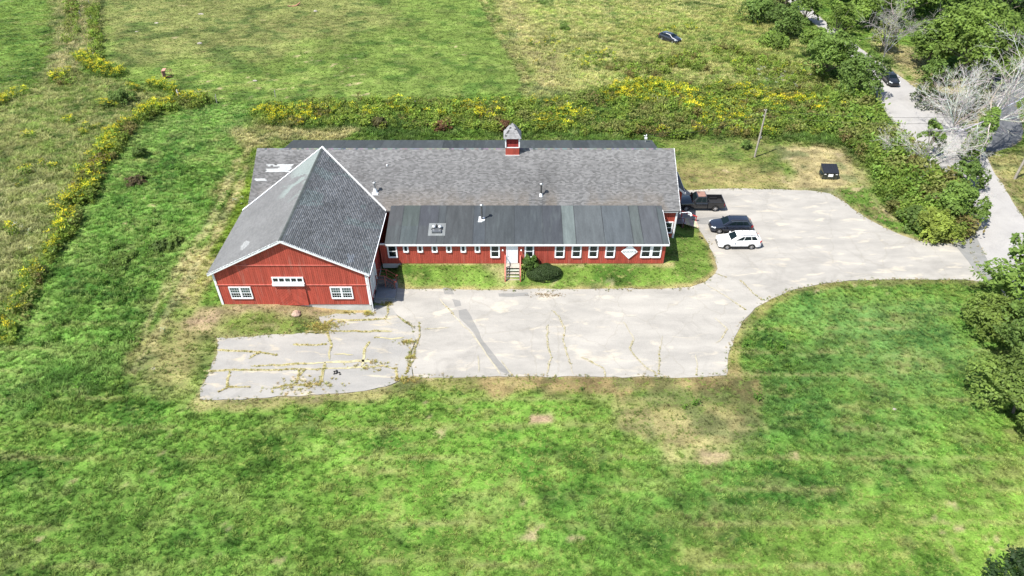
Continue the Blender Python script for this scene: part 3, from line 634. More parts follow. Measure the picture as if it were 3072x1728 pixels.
# sliding door of boards laid in an inverted V
dx0, dx1, dz0, dz1 = -23.36, -20.40, .38, 3.0; dm = (dx0+dx1)/2
t = MB((.30, .036, .028)); t.box(dx0, dx1, WY+.24, WY+.285, dz0, dz1)
door = BW(t, 'sliding_door', 'siding')
def clip(poly, f):
    out = []
    for i_ in range(len(poly)):
        a, b_ = poly[i_], poly[(i_+1) % len(poly)]; fa, fb = f(a), f(b_)
        if fa >= 0: out.append(a)
        if (fa >= 0) != (fb >= 0):
            k_ = fa/(fa-fb); out.append((a[0]+(b_[0]-a[0])*k_, a[1]+(b_[1]-a[1])*k_))
    return out
bwid = .30
for side in (-1, 1):
    for k_ in range(-6, 16):
        # boards at 45 degrees: bands of constant z + side*(x-dm)
        c0 = dz0+k_*bwid; c1 = c0+bwid-.02
        xa, xb = (dx0+.015, dm-.008) if side < 0 else (dm+.008, dx1-.015)
        poly = [(xa, dz0+.01), (xb, dz0+.01), (xb, dz1-.01), (xa, dz1-.01)]
        poly = clip(poly, lambda p: p[1]+side*(p[0]-dm)*.9-c0)
        if len(poly) > 2: poly = clip(poly, lambda p: c1-(p[1]+side*(p[0]-dm)*.9))
        if len(poly) > 2:
            ar = abs(sum(poly[q][0]*poly[(q+1) % len(poly)][1]-poly[(q+1) % len(poly)][0]*poly[q][1] for q in range(len(poly))))/2
            if ar < .006: continue
            g = 1+rnd.uniform(-.12, .14); bm_ = MB(tuple(x*g for x in RED)); bm_.prism(poly, 'y', WY+.215, WY+.24)
            BW(bm_, 'board', 'siding', door)
# foundations
F_ = MB((.50, .49, .46))
F_.box(WL+.4, WR-.36, WY+.36, WY+.6, -.8, .45); F_.box(WR-.6, WR-.36, WY+.6, YE, -.8, .45); F_.box(WL+.4, WL+.6, WY+.6, YE, -.6, .45)
F_.box(-13.9, 16.17, 58.65, 58.9, .3, .95); F_.box(15.9, 16.17, 58.9, YE+.3, .2, .9); F_.box(16.17, XR-.28, YE+.35, YE+.6, -.3, .75)
F_.box(XR-.5, XR-.23, YE+.6, YB-.4, -.4, .0)
BW(F_, 'foundation', 'concrete')
# trim: corner boards, fascias, rakes
def trim(boxes=(), hex_=(), col=WHITE):
    t = MB(col)
    for b_ in boxes: t.box(*b_)
    for lo, hi in hex_: t.hexa(lo, hi)
    return BW(t, 'trim_board', 'trim')
trim([(WL+.30, WL+.52, WY+.25, WY+.33, .43, ZE-.14)]); trim([(WR-.52, WR-.30, WY+.25, WY+.33, .43, ZE-.14)]); trim([(WR-.335, WR-.28, WY+.25, WY+.45, .43, ZE-.14)])
trim([(XR-.37, XR-.17, YE+.24, YE+.32, .72, ZE-.18)]); trim([(XR-.20, XR-.13, YE+.32, YE+.50, .72, ZE-.18)])
trim([(XR-2.25, XR-.2, YE+.02, YE+.08, ZE-.23, ZE-.02)])
trim([(-13.28, 16.42, 58.30, 58.35, 3.42, 3.67)]); trim([(-13.9, -13.28, 58.50, 58.58, 3.42, 3.60)])
for s_ in (-1, 1):   # front rake of the wing
    xa = WL if s_ < 0 else WR
    lo = [(xa, WY-.03, ZE-.24), (xa, WY+.04, ZE-.24), (xa, WY+.04, ZE+.02), (xa, WY-.03, ZE+.02)]
    hi = [(WC, WY-.03, WZ-.28), (WC, WY+.04, WZ-.28), (WC, WY+.04, WZ+.02), (WC, WY-.03, WZ+.02)]
    trim((), [(lo, hi)])
trim([(WL, WL+.04, WY+.05, YE, ZE-.24, ZE+.0)]); trim([(WR-.04, WR, WY+.05, YE, ZE-.24, ZE+.0)])
for ya, yb in ((YE, YR), (YB, YR)):   # east rake
    s_ = 1 if yb > ya else -1
    lo = [(XR-.02, ya, ZE-.22), (XR+.04, ya, ZE-.22), (XR+.04, ya, ZE+.02), (XR-.02, ya, ZE+.02)]
    hi = [(XR-.02, yb, ZR-.22), (XR+.04, yb, ZR-.22), (XR+.04, yb, ZR+.02), (XR-.02, yb, ZR+.02)]
    trim((), [(lo, hi)])
# --- roof decks
Rf = MB((.14, .14, .142)); th = .14
def slope(p0, p1, p2, p3):
    Rf.hexa([tuple(Vector(p)-Vector((0, 0, th))) for p in (p0, p1, p2, p3)], [p0, p1, p2, p3])
slope((XL, YE, ZE), (XR, YE, ZE), (XR, YR, ZR), (XL, YR, ZR)); slope((XL, YR, ZR), (XR, YR, ZR), (XR, YB, ZE), (XL, YB, ZE))
slope((WL, WY, ZE), (WC, WY, WZ), (WC, YR, WZ), (WL, YE, ZE)); slope((WC, WY, WZ), (WR, WY, ZE), (WR, YE, ZE), (WC, YR, WZ))
roof = BW(Rf, 'roof', 'shingle')
def shingles(O, A, U, L, expo, tabw, ext, colf, parent, seed):
    O = Vector(O); A = Vector(A).normalized(); U = Vector(U).normalized(); N = A.cross(U)
    if N.z < 0: N = -N
    rg = np.random.default_rng(seed); V = []; C = []
    O_, A_, U_, N_ = [np.array(x[:]) for x in (O, A, U, N)]
    rows = int(L/expo)
    for r_ in range(rows):
        s0 = r_*expo; lo, hi = ext((s0+expo/2)/L); n_ = int((hi-lo)/tabw)+1
        st = lo-(tabw*.5 if r_ % 2 else 0)+rg.uniform(-.03, .03)
        a = st+np.arange(n_+1)*tabw; b_ = np.minimum(a+tabw-.012, hi); a = np.maximum(a, lo); ok = b_-a > .02; a, b_ = a[ok], b_[ok]
        if not len(a): continue
        e = s0+rg.normal(0, .006, len(a)); top = np.full(len(a), s0+expo+.01); h = .018+rg.uniform(0, .010, len(a))
        def P(al, up, hh): return O_+al[:, None]*A_+up[:, None]*U_+hh[:, None]*N_
        z = np.zeros(len(a))
        q = np.stack([P(a, e, h), P(b_, e, h), P(b_, top, z+.006), P(a, top, z+.006), P(a, e, z), P(b_, e, z)], 1)
        V.append(q.reshape(-1, 3)); C.append(colf((a+b_)/2, e/L, P((a+b_)/2, e, z), rg))
    V = np.concatenate(V); C = np.concatenate(C); n_ = len(C); b0 = np.arange(n_)*6
    F = np.stack([np.stack([b0, b0+1, b0+2, b0+3], 1), np.stack([b0+4, b0+5, b0+1, b0], 1)], 1).reshape(-1, 4)
    off = np.array(barn.location[:])
    me = mesh_np('shingles', V-off, F, np.repeat(C, 2, 0), M['shingle'])
    o = put(me, 'shingles', parent); o['kind'] = 'stuff'; return o
def band(P, s, rg, base, var=.16):
    c = base*(1+rg.uniform(-var, var, len(P)))
    return c
def col_main(a, s, P, rg):
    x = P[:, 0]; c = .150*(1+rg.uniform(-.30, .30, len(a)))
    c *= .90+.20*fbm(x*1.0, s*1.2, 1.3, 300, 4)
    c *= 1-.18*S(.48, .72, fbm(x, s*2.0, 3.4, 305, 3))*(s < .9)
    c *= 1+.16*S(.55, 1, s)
    C = np.stack([c*1.0, c*.985, c*.985], 1)
    bro = (S(.30, 0, s) if False else (1-S(.05, .45, s)))*S(.45, .62, fbm(x, s*3, 2.2, 310, 3))*.4
    C = C*(1-bro[:, None])+np.array((.17, .135, .10))*bro[:, None]*(.75+.5*rg.random(len(a)))[:, None]
    u, v_ = proj(P)
    pt = ((u > 671) & (u < 736-(v_-416)*.55) & (v_ > 416) & (v_ < 434) & ((v_ < 419) | (v_ > 427) | (u > 702))) | ((u > 643) & (u < 670) & (v_ > 450) & (v_ < 457))
    C[pt] = np.array((.42, .43, .43))*(.85+.3*rg.random(pt.sum()))[:, None]
    return C
def proj(P):          # survey print coordinates of roof points, used only to place the repair patches
    x, y, z = P[:, 0], P[:, 1], P[:, 2]-HC
    d = y*cs-z*sn; return 1288+FPX*x/d, 724.5-FPX*(y*sn+z*cs)/d
def col_wr(a, s, P, rg):
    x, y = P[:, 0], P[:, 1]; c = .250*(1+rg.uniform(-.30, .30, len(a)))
    c *= .78+.42*fbm(y, s*9, 5.0, 320, 3); c *= 1-.22*S(.5, .62, np.sin(y*.5+s*14+2*fbm(y, s*8, 3, 33, 2))*.5+.5)*fbm(y, s*6, 3, 325, 2)
    C = np.stack([c*1.02, c*.99, c*.95], 1); u, v_ = proj(P)
    pt = (u > 876) & (u < 892) & (v_ > 641) & (v_ < 662); C[pt] = np.array((.34, .345, .35))*(.8+.4*rg.random(pt.sum()))[:, None]
    g = fbm(y, s*6, 1.6, 340, 3) > .67; C[g] *= np.array((.9, 1.0, .97))*1.12
    return C
def col_wl(a, s, P, rg):
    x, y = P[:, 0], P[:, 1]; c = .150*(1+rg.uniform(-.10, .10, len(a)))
    c *= .86+.28*fbm(y, s*8, 2.0, 350, 4); C = np.stack([c, c, c*1.01], 1)
    g = S(.50, .66, fbm(y*1.2, s*7, 1.2, 360, 3)+(y-62)*.035+(s-.75)*.35)*S(58, 62, y)*S(.5, .75, s)
    C = C*(1-g[:, None]*.7)+np.array((.23, .275, .26))*g[:, None]*.7
    u, v_ = proj(P); d = (v_-616)+(u-640)*.9
    pt = (u > 604) & (u < 627) & (abs((u-604)/23-(628-v_)/22) < .35) & (v_ > 606) & (v_ < 630); C[pt] = np.array((.27, .275, .275))*(.85+.3*rg.random(pt.sum()))[:, None]
    return C
Lm = math.hypot(YR-YE, ZR-ZE); Lw = math.hypot(WC-WL, WZ-ZE)
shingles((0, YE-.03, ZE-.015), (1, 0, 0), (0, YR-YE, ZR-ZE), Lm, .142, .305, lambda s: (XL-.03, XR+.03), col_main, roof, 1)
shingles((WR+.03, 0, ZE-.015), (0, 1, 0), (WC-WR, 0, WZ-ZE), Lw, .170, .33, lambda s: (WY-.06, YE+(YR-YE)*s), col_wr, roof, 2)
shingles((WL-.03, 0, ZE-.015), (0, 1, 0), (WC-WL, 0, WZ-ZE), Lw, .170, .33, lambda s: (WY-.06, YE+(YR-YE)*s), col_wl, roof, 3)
# ridge caps: single bent pieces
rc = MB((.085, .095, .092))
for k_ in range(int((YR-WY)/.28)):
    y = WY-.05+k_*.28; g = 1+rnd.uniform(-.15, .15); c = tuple(x*g for x in (.075, .085, .082)); z = WZ+.035
    rc.add([(WC-.17, y, z-.085), (WC, y, z+.012), (WC+.17, y, z-.085), (WC+.17, y+.33, z-.10), (WC, y+.33, z-.005), (WC-.17, y+.33, z-.10)], [(0, 1, 4, 5), (1, 2, 3, 4)], c)
rc = BW(rc, 'ridge_cap', 'shingle', roof); rc['kind'] = 'stuff'
rc = MB((.12, .12, .12))
for k_ in range(int((XR-XL)/.28)):
    x = XL+k_*.28; c = tuple(v_*rnd.uniform(.8, 1.15) for v_ in ((.15, .15, .15) if rnd.random() > .12 else (.07, .08, .08))); z = ZR+.03
    rc.add([(x, YR-.15, z-.08), (x, YR, z+.012), (x, YR+.15, z-.08), (x+.33, YR+.15, z-.095), (x+.33, YR, z-.004), (x+.33, YR-.15, z-.095)], [(0, 1, 4, 5), (1, 2, 3, 4)], c)
rc = BW(rc, 'ridge_cap', 'shingle', roof); rc['kind'] = 'stuff'
# white flashing boards where the wing roof lands on the main roof
for xa in (WL-.02, WR+.02):
    p = Vector((xa, YE-.05, ZE+.02)); q = Vector((WC, YR+.02, WZ+.04)); nd_ = (q-p)
    t = MB(WHITE); side = 1 if xa < WC else -1
    wv = Vector((side*.0, .30, .02))
    t.hexa([tuple(p+Vector((0, -.02, -.02))), tuple(p+wv+Vector((0, 0, -.02))), tuple(q+wv+Vector((0, 0, -.05))), tuple(q+Vector((0, -.02, -.05)))],
           [tuple(p+Vector((0, -.02, .07))), tuple(p+wv+Vector((0, 0, .07))), tuple(q+wv+Vector((0, 0, .04))), tuple(q+Vector((0, -.02, .04)))])
    BW(t, 'valley_board', 'trim', roof)
# --- black membrane roofs in separate sheets
def anz(y): return 3.69+(y-58.33)*(4.845-3.69)/(63.97-58.33)
mr = MB((.05, .055, .06)); lo = [(-13.28, 58.33, 3.69), (16.42, 58.33, 3.69), (16.42, 63.97, 4.845), (-13.28, 63.97, 4.845)]
mr.hexa([(x, y, z-.2) for x, y, z in lo], [(x, y, z-.012) for x, y, z in lo]); annex = BW(mr, 'lean_to_roof', 'membrane')
us = [1150.0, 1212.6, 1263.4, 1318.6, 1340.7, 1422.4, 1458.8, 1541.6, 1625.5, 1681.7, 1720.3, 1802, 1883.7, 1912.4, 1966.5, 2000]
sx = [(u-1536)/2047.5*74.95 for u in us]; sx[0] = -13.30; sx[-1] = 16.44
cols = [(.050, .055, .056), (.050, .055, .058), (.044, .049, .053), (.048, .052, .056), (.042, .047, .051), (.045, .050, .055), (.041, .046, .051), (.039, .044, .049), (.038, .043, .049), (.105, .12, .125), (.070, .079, .083), (.066, .075, .079), (.064, .072, .077), (.060, .068, .073), (.056, .063, .068)]
for k_ in range(len(sx)-1):
    a, b_ = sx[k_], sx[k_+1]; t_ = .012 if k_ % 2 else .028
    yt0 = 63.97-(.75 if k_ == 0 else 0); yt1 = 63.97-(.85 if k_ == len(sx)-2 else 0)
    if k_ == 0: a2, b2 = a, b_-.6
    parts = [(58.31, 60.9), (60.9, None)] if k_ < 4 else [(58.31, None)]
    for ya, yb in parts:
        e0, e1 = (yb or yt0), (yb or yt1)
        s2 = MB(tuple(c*rnd.uniform(.93, 1.07) for c in cols[k_])); dz = t_+(.006 if ya > 59 else 0)
        x1 = b_+.05
        poly = [(a, ya), (x1, ya), (x1, e1), (a, e0)]
        if k_ == 0 and not yb: poly = [(a, ya), (x1, ya), (x1, 63.97), (a+1.0, 63.97), (a+.25, 63.6), (a, 63.1)]
        if k_ == len(sx)-2: poly = [(a, ya), (b_, ya), (b_, 62.95), (b_-.25, 63.35), (a, 63.97)]
        nn = len(poly)
        s2.add([(x, y, anz(y)-.01) for x, y in poly]+[(x, y, anz(y)+dz) for x, y in poly],
               [tuple(range(nn))[::-1], tuple(range(nn, 2*nn))]+[(i_, (i_+1) % nn, (i_+1) % nn+nn, i_+nn) for i_ in range(nn)])
        BW(s2, 'membrane_sheet', 'membrane', annex)
    if k_:
        s3 = MB((.035, .039, .042)); xs0 = a+rnd.uniform(-.02, .02); s3.hexa([(xs0-.035, 58.30, anz(58.3)), (xs0+.035, 58.30, anz(58.3)), (xs0+.035, 63.9, anz(63.9)), (xs0-.035, 63.9, anz(63.9))], [(xs0-.035, 58.30, anz(58.3)+.038), (xs0+.035, 58.30, anz(58.3)+.038), (xs0+.035, 63.9, anz(63.9)+.038), (xs0-.035, 63.9, anz(63.9)+.038)])
        BW(s3, 'lap_seam', 'membrane', annex)
trim([(16.42, 16.47, 58.33, 58.36, 3.42, 3.70)])
t = MB(WHITE); t.hexa([(16.44, 58.30, 3.44), (16.48, 58.30, 3.44), (16.48, 63.3, 4.46), (16.44, 63.3, 4.46)], [(16.44, 58.30, 3.70), (16.48, 58.30, 3.70), (16.48, 63.3, 4.72), (16.44, 63.3, 4.72)]); BW(t, 'trim_board', 'trim')
# rear lean-to
def rz_(y): return 4.42-(y-77.3)*(1.22/5.5)
mr = MB((.05, .055, .06)); lo = [(XL-.05, 77.3, 4.42), (XR+.1, 77.3, 4.42), (XR+.1, 82.8, 3.2), (XL-.05, 82.8, 3.2)]
mr.hexa([(x, y, z-.18) for x, y, z in lo], [(x, y, z-.012) for x, y, z in lo]); rear = BW(mr, 'rear_lean_to_roof', 'membrane')
x = XL-.05; k_ = 0
while x < XR+.09:
    x1 = min(x+rnd.uniform(1.6, 3.0), XR+.1); g = rnd.uniform(.025, .048); s2 = MB((g, g*1.1, g*1.15)); t_ = .012 if k_ % 2 else .026
    s2.hexa([(x, 77.32, 4.41), (x1+.03, 77.32, 4.41), (x1+.03, 82.82, rz_(82.82)-.01), (x, 82.82, rz_(82.82)-.01)], [(x, 77.32, 4.41+t_), (x1+.03, 77.32, 4.41+t_), (x1+.03, 82.82, rz_(82.82)+t_), (x, 82.82, rz_(82.82)+t_)])
    BW(s2, 'membrane_sheet', 'membrane', rear); x = x1; k_ += 1
# gutter and downspout on the wing's east eave
g_ = MB(WHITE); g_.beam((WR+.07, WY, ZE-.08), (WR+.07, YE-.3, ZE-.08), .10, .09)
g_.beam((WR+.07, WY+.05, ZE-.1), (WR-.24, WY+.22, ZE-.55), .08, .08); g_.beam((WR-.22, WY+.22, ZE-.5), (WR-.22, WY+.22, -.35), .07, .07)
BW(g_, 'gutter', 'trim')
# --- cupola
cx, cy, hw = .05, YR-.0, .76
c_ = MB(RED)
c_.box(cx-hw, cx+hw, cy-hw, cy+hw, ZR-.6, 8.9)
siding(c_, 'y', cy-hw, cx-hw, cx+hw, 8.0, 8.9, (), bw=.19, th=.02); siding(c_, 'x', cx+hw, cy-hw, cy+hw, 8.0, 8.9, (), bw=.19, th=.02, out=1); siding(c_, 'x', cx-hw, cy-hw, cy+hw, 8.0, 8.9, (), bw=.19, th=.02, out=-1)
cup = BW(c_, 'cupola', 'siding')
t = MB(WHITE); h2 = hw+.04
t.box(cx-h2, cx+h2, cy-h2, cy+h2, 8.9, 8.97)
for a in (-1, 1):
    for b_ in (-1, 1): t.box(cx+a*hw-.07, cx+a*hw+.07, cy+b_*hw-.07, cy+b_*hw+.07, 8.97, 10.16)
t.box(cx-h2, cx+h2, cy-h2, cy+h2, 10.10, 10.2); t.box(cx-hw-.05, cx+hw+.05, cy-hw-.07, cy-hw-.02, 7.93, 8.02)
BW(t, 'corner_post', 'trim', cup)
t = MB((.05, .01, .01)); t.box(cx-hw+.25, cx+hw-.25, cy-hw+.25, cy+hw-.25, 8.97, 10.1); BW(t, 'louvre_box', 'flat', cup)
for k_ in range(8):
    z = 9.02+k_*.135
    l_ = MB((.30, .035, .03))
    for ang in range(4):
        ca, sa = math.cos(ang*math.pi/2), math.sin(ang*math.pi/2)
        vs = []
        for (px_, py_, pz_) in [(-hw+.07, -hw+.02, z), (hw-.07, -hw+.02, z), (hw-.07, -hw+.16, z+.12), (-hw+.07, -hw+.16, z+.12)]:
            vs.append((cx+px_*ca-py_*sa, cy+px_*sa+py_*ca, pz_))
        l_.hexa([(a, b_, c-.012) for a, b_, c in vs], [(a, b_, c+.012) for a, b_, c in vs])
    BW(l_, 'louvre', 'siding', cup)
t = MB((.42, .41, .42)); E = .98; nrow = 11
prof = [(E, 10.13), (.80, 10.42), (.52, 10.86), (.26, 11.25), (.0, 11.58)]
def pr(s): 
    f = s*(len(prof)-1); i_ = min(int(f), len(prof)-2); k_ = f-i_
    return prof[i_][0]*(1-k_)+prof[i_+1][0]*k_, prof[i_][1]*(1-k_)+prof[i_+1][1]*k_
for k_ in range(nrow):
    a, za = pr(k_/nrow); b_, zb_ = pr((k_+1)/nrow); a += .012
    for ang in range(4):
        ca, sa = math.cos(ang*math.pi/2), math.sin(ang*math.pi/2); nt_ = max(1, int(2*a/.22))
        for q in range(nt_):
            f0, f1 = -1+2*q/nt_, -1+2*(q+1)/nt_; g = rnd.uniform(.8, 1.12)
            if q in (0, nt_-1) and rnd.random() < .45 and k_ > 1: g *= .25
            vs = [(cx+px_*ca-py_*sa, cy+px_*sa+py_*ca, pz_) for px_, py_, pz_ in [(a*f0, -a, za+.02), (a*f1, -a, za+.02), (b_*f1, -b_, zb_), (b_*f0, -b_, zb_)]]
            lw = [(x, y, z-.03) for x, y, z in vs[:2]]
            t.add(vs+lw, [(0, 1, 2, 3), (4, 5, 1, 0)], tuple(c*g for c in (.25, .245, .25)))
t.box(cx-E+.02, cx+E-.02, cy-E+.02, cy+E-.02, 10.08, 10.13, WHITE)
r_ = BW(t, 'cupola_roof', 'shingle', cup); r_['kind'] = 'stuff'
# --- pipes and vents standing on the roofs
def mainz(y): return ZE+(y-YE)*(ZR-ZE)/(YR-YE)
def onroof(u, v, zf, y0=58, y1=72):
    a = (u-1288)/FPX; b_ = (724.5-v)/FPX; Yc = cs+b_*sn; Zc = -sn+b_*cs
    for _ in range(40):
        ym = (y0+y1)/2; z = HC+Zc/Yc*ym
        if z > zf(ym): y0 = ym
        else: y1 = ym
    return a*ym/Yc, ym, zf(ym)
def pipe(u, v, zf, h, base, cap, col, label=None):
    x, y, z = onroof(u, v, zf)
    t = MB(col); t.tube([(x, y, z-.1), (x, y, z+h)], .10, 10); o = BW(t, 'stove_pipe', 'metal')
    t = MB((.6, .6, .6)); t.tube([(x, y, z+h-.02), (x, y, z+h+.10), (x, y, z+h+.12), (x, y, z+h+.20)], [.11, .11, .22, .05], 12); BW(t, 'pipe_cap', 'metal', o)
    t = MB(WHITE)
    if base == 'cone': t.box(x-.33, x+.33, y-.30, y+.25, z-.2, z+.04); t.tube([(x, y, z+.02), (x, y, z+.55)], [.30, .12], 10)
    elif base == 'small': t.tube([(x, y-.02, z-.08), (x, y, z+.28)], [.22, .13], 10)
    else:
        for q in range(7): t.box(x-.36+rnd.uniform(-.05, .05)+.3*(q % 3)*.5, x+.02+.3*(q % 3)*.5, y-.38+.1*q, y-.25+.1*q, z-.08+.02*q, z+.045+.022*q)
    BW(t, 'pipe_flashing', 'trim', o)
pipe(944.6, 484.8, mainz, 1.15, 'cone', 1, (.35, .35, .36)); pipe(1361, 491.8, mainz, 1.35, 'small', 1, (.12, .12, .12)); pipe(1212.2, 552.9, anz, 1.75, 'patch', 1, (.16, .16, .165))
x, y, z = onroof(974, 417.6, mainz); t = MB((.7, .7, .7)); t.tube([(x, y, z-.05), (x, y, z+.15), (x, y, z+.22)], [.11, .11, .03], 8); BW(t, 'roof_vent', 'metal')
x, y, z = onroof(1099.3, 578.8, anz)
t = MB((.17, .18, .18)); t.hexa([(x-.9, y-.85, anz(y-.85)+.0), (x+.9, y-.85, anz(y-.85)+.0), (x+.9, y+.95, anz(y+.95)), (x-.9, y+.95, anz(y+.95))], [(x-.9, y-.85, anz(y-.85)+.045), (x+.9, y-.85, anz(y-.85)+.045), (x+.9, y+.95, anz(y+.95)+.045), (x-.9, y+.95, anz(y+.95)+.045)])
vt = BW(t, 'roof_fan', 'membrane')
t = MB((.18, .19, .2)); t.box(x-.5, x+.5, y-.55, y+.15, z-.1, z+.16); t.tube([(x-.62, y+.05, z+.05), (x-.05, y+.2, z+.42)], .06, 6, DARK); t.tube([(x+.62, y+.05, z+.05), (x+.05, y+.2, z+.42)], .06, 6, DARK); t.tube([(x, y+.2, z), (x, y+.22, z+.62)], .05, 6, DARK); BW(t, 'fan_mount', 'metal', vt)
for s_ in (-1, 1):
    t = MB((.7, .7, .7)); t.tube([(x+s_*.32, y+.2, z+.28), (x+s_*.32, y+.2, z+.40), (x+s_*.32, y+.2, z+.46)], [.20, .20, .08], 10); BW(t, 'fan_hood', 'metal', vt)
# side entry porch on the east gable
t = MB((.10, .10, .105)); t.hexa([(XR-.2, 68.4, 5.1), (20.1, 68.4, 3.62), (20.1, 73.3, 3.62), (XR-.2, 73.3, 5.1)], [(XR-.2, 68.4, 5.25), (20.1, 68.4, 3.77), (20.1, 73.3, 3.77), (XR-.2, 73.3, 5.25)])
pr_ = BW(t, 'porch_roof', 'shingle')
t = MB(WHITE); t.hexa([(XR-.2, 68.34, 5.02), (20.12, 68.34, 3.54), (20.12, 68.40, 3.54), (XR-.2, 68.40, 5.02)], [(XR-.2, 68.34, 5.27), (20.12, 68.34, 3.79), (20.12, 68.40, 3.79), (XR-.2, 68.40, 5.27)]); t.box(20.1, 20.14, 68.34, 73.3, 3.56, 3.80); BW(t, 'trim_board', 'trim', pr_)
t = MB(RED); t.box(XR-.2, 19.8, 68.75, 73.0, -.1, 3.6); t.prism([(XR-.2, 3.6), (19.8, 3.6), (XR-.2, 4.9)], 'y', 68.75, 73.0); siding(t, 'y', 68.75, XR-.1, 19.8, 0, 3.6); siding(t, 'x', 19.8, 68.75, 73.0, 0, 3.55, out=1)
BW(t, 'porch_wall', 'siding')
# front door
t = MB(WHITE); t.box(-.62, -.52, 58.52, 58.6, 1.02, 3.28); t.box(.52, .62, 58.52, 58.6, 1.02, 3.28); t.box(-.52, .52, 58.52, 58.6, 3.18, 3.28)
dr = BW(t, 'door', 'trim')
t = MB((.74, .78, .80)); t.box(-.52, .52, 58.545, 58.6, 1.08, 3.18)
for (a, b_, c, d_) in ((-.42, -.04, 2.2, 3.05), (.04, .42, 2.2, 3.05), (-.42, -.04, 1.2, 2.05), (.04, .42, 1.2, 2.05)): t.box(a, b_, 58.535, 58.55, c, d_)
BW(t, 'door_leaf', 'trim', dr); t = MB((.25, .25, .25)); t.tube([(-.44, 58.54, 2.0), (-.44, 58.47, 2.0)], .035, 8); BW(t, 'door_handle', 'metal', dr)
t = MB((.3, .28, .26)); t.box(-.6, .6, 58.46, 58.6, 1.02, 1.08); BW(t, 'threshold', 'wood', dr)
# doors in the wing's shaded side
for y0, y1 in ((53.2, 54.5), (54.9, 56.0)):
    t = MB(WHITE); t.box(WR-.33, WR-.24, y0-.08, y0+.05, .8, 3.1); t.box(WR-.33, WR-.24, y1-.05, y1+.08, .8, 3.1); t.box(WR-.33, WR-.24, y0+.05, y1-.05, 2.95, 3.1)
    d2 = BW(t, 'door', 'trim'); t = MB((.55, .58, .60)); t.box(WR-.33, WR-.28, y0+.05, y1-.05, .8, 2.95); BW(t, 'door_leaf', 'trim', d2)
for y0 in (53.1, 54.4):
    t = MB((.03, .03, .03)); t.box(WR-.36, WR-.30, y0, y0+.55, -.15, .25); BW(t, 'foundation_vent', 'plastic')

# ------------------------------------------------------------------ things fixed to or standing by the barn
# diamond sign
xs_, zs_ = (1600+1305*.2208-1536)/2047.5*72.2, 2.56
sg = empty('sign', (xs_, 58.55, zs_), 0, 'white diamond-shaped wooden sign lettered GODINE on the red wall', 'sign')
t = MB((.84, .85, .86)); t.prism([(0, -.93), (.87, 0), (0, .93), (-.87, 0)], 'y', -.06, -.005); t.build('sign_board', 'trim', sg)
cu = bpy.data.curves.new('lettering', 'FONT'); cu.body = 'GODINE'; cu.size = .36; cu.align_x = 'CENTER'; cu.align_y = 'CENTER'; cu.extrude = .004; cu.space_character = 1.06
tmp = bpy.data.objects.new('tmp_text', cu); COL.objects.link(tmp)
dg = bpy.context.evaluated_depsgraph_get(); me = bpy.data.meshes.new_from_object(tmp.evaluated_get(dg)); bpy.data.objects.remove(tmp)
a_ = me.color_attributes.new('Col', 'FLOAT_COLOR', 'CORNER'); a_.data.foreach_set('color', [.10, .12, .12, 1]*len(me.loops)); me.materials.clear(); me.materials.append(M['flat'])
o = put(me, 'lettering', sg, (0, -.066, 0)); o.rotation_euler = (math.pi/2, 0, 0)
# wall lamps
for i_, (u, lb) in enumerate(((1850, 'small white globe lamp on the red wall left of the white front door'), (2100, 'small white globe lamp on the red wall right of the white front door'))):
    lm = empty('wall_lamp', (ax_(1100+u*.2208), 58.59, 2.78), 0, lb, 'lamp', 'lamps beside the front door')
    t = MB(WHITE); t.tube([(0, 0, 0), (0, -.05, 0)], .07, 8); t.tube([(0, -.05, .0), (0, -.16, .03)], .02, 6); t.build('bracket', 'trim', lm)
    t = MB((.8, .8, .76)); t.tube([(0, -.16, -.10), (0, -.16, -.05), (0, -.16, .05), (0, -.16, .1)], [.03, .085, .085, .03], 10); t.build('globe', 'trim', lm)
# front steps
st = empty('front_steps', (.08, 58.55, 0), 0, 'grey wooden front steps with red handrails below the white door', 'steps')
GW = (.36, .33, .28)
for k_ in range(3):
    t = MB(GW); t.box(-.72, .72, -.85+k_*.285, -.85+k_*.285+.27, .99, 1.03); t.build('landing_board', 'wood', st)
for k_ in range(5):
    z = .84-k_*.19; y1 = -.85-k_*.27
    t = MB(tuple(c*rnd.uniform(.9, 1.1) for c in GW)); t.box(-.72, .72, y1-.28, y1, z-.04, z); t.build('tread', 'wood', st)
for s_ in (-1, 1):
    t = MB((.20, .17, .14)); t.beam((s_*.70, -.80, .93), (s_*.70, -2.15, -.05), .05, .24); t.build('stringer', 'wood', st)
    RR = (.52, .15, .12); t = MB(RR)
    for y, z0, z1 in ((-.05, .9, 2.05), (-.85, .5, 2.0), (-2.10, -.12, 1.0)): t.box(s_*.80-.05, s_*.80+.05, y-.05, y+.05, z0, z1)
    t.beam((s_*.80, -.0, 2.0), (s_*.80, -.85, 2.0), .11, .05); t.beam((s_*.80, -.83, 2.0), (s_*.80, -2.15, .98), .11, .05)
    t.beam((s_*.80, -.83, 1.5), (s_*.80, -2.15, .50), .04, .08)
    t.build('handrail', 'siding', st)
    t = MB((.03, .03, .03))
    for k_ in range(5): y = -1.0-k_*.24; zz = .98-(.2/.27)*(-y-.85)*.93; t.tube([(s_*.76, y, zz-.05), (s_*.76, y, zz+.85)], .012, 4)
    t.build('baluster', 'metal', st)
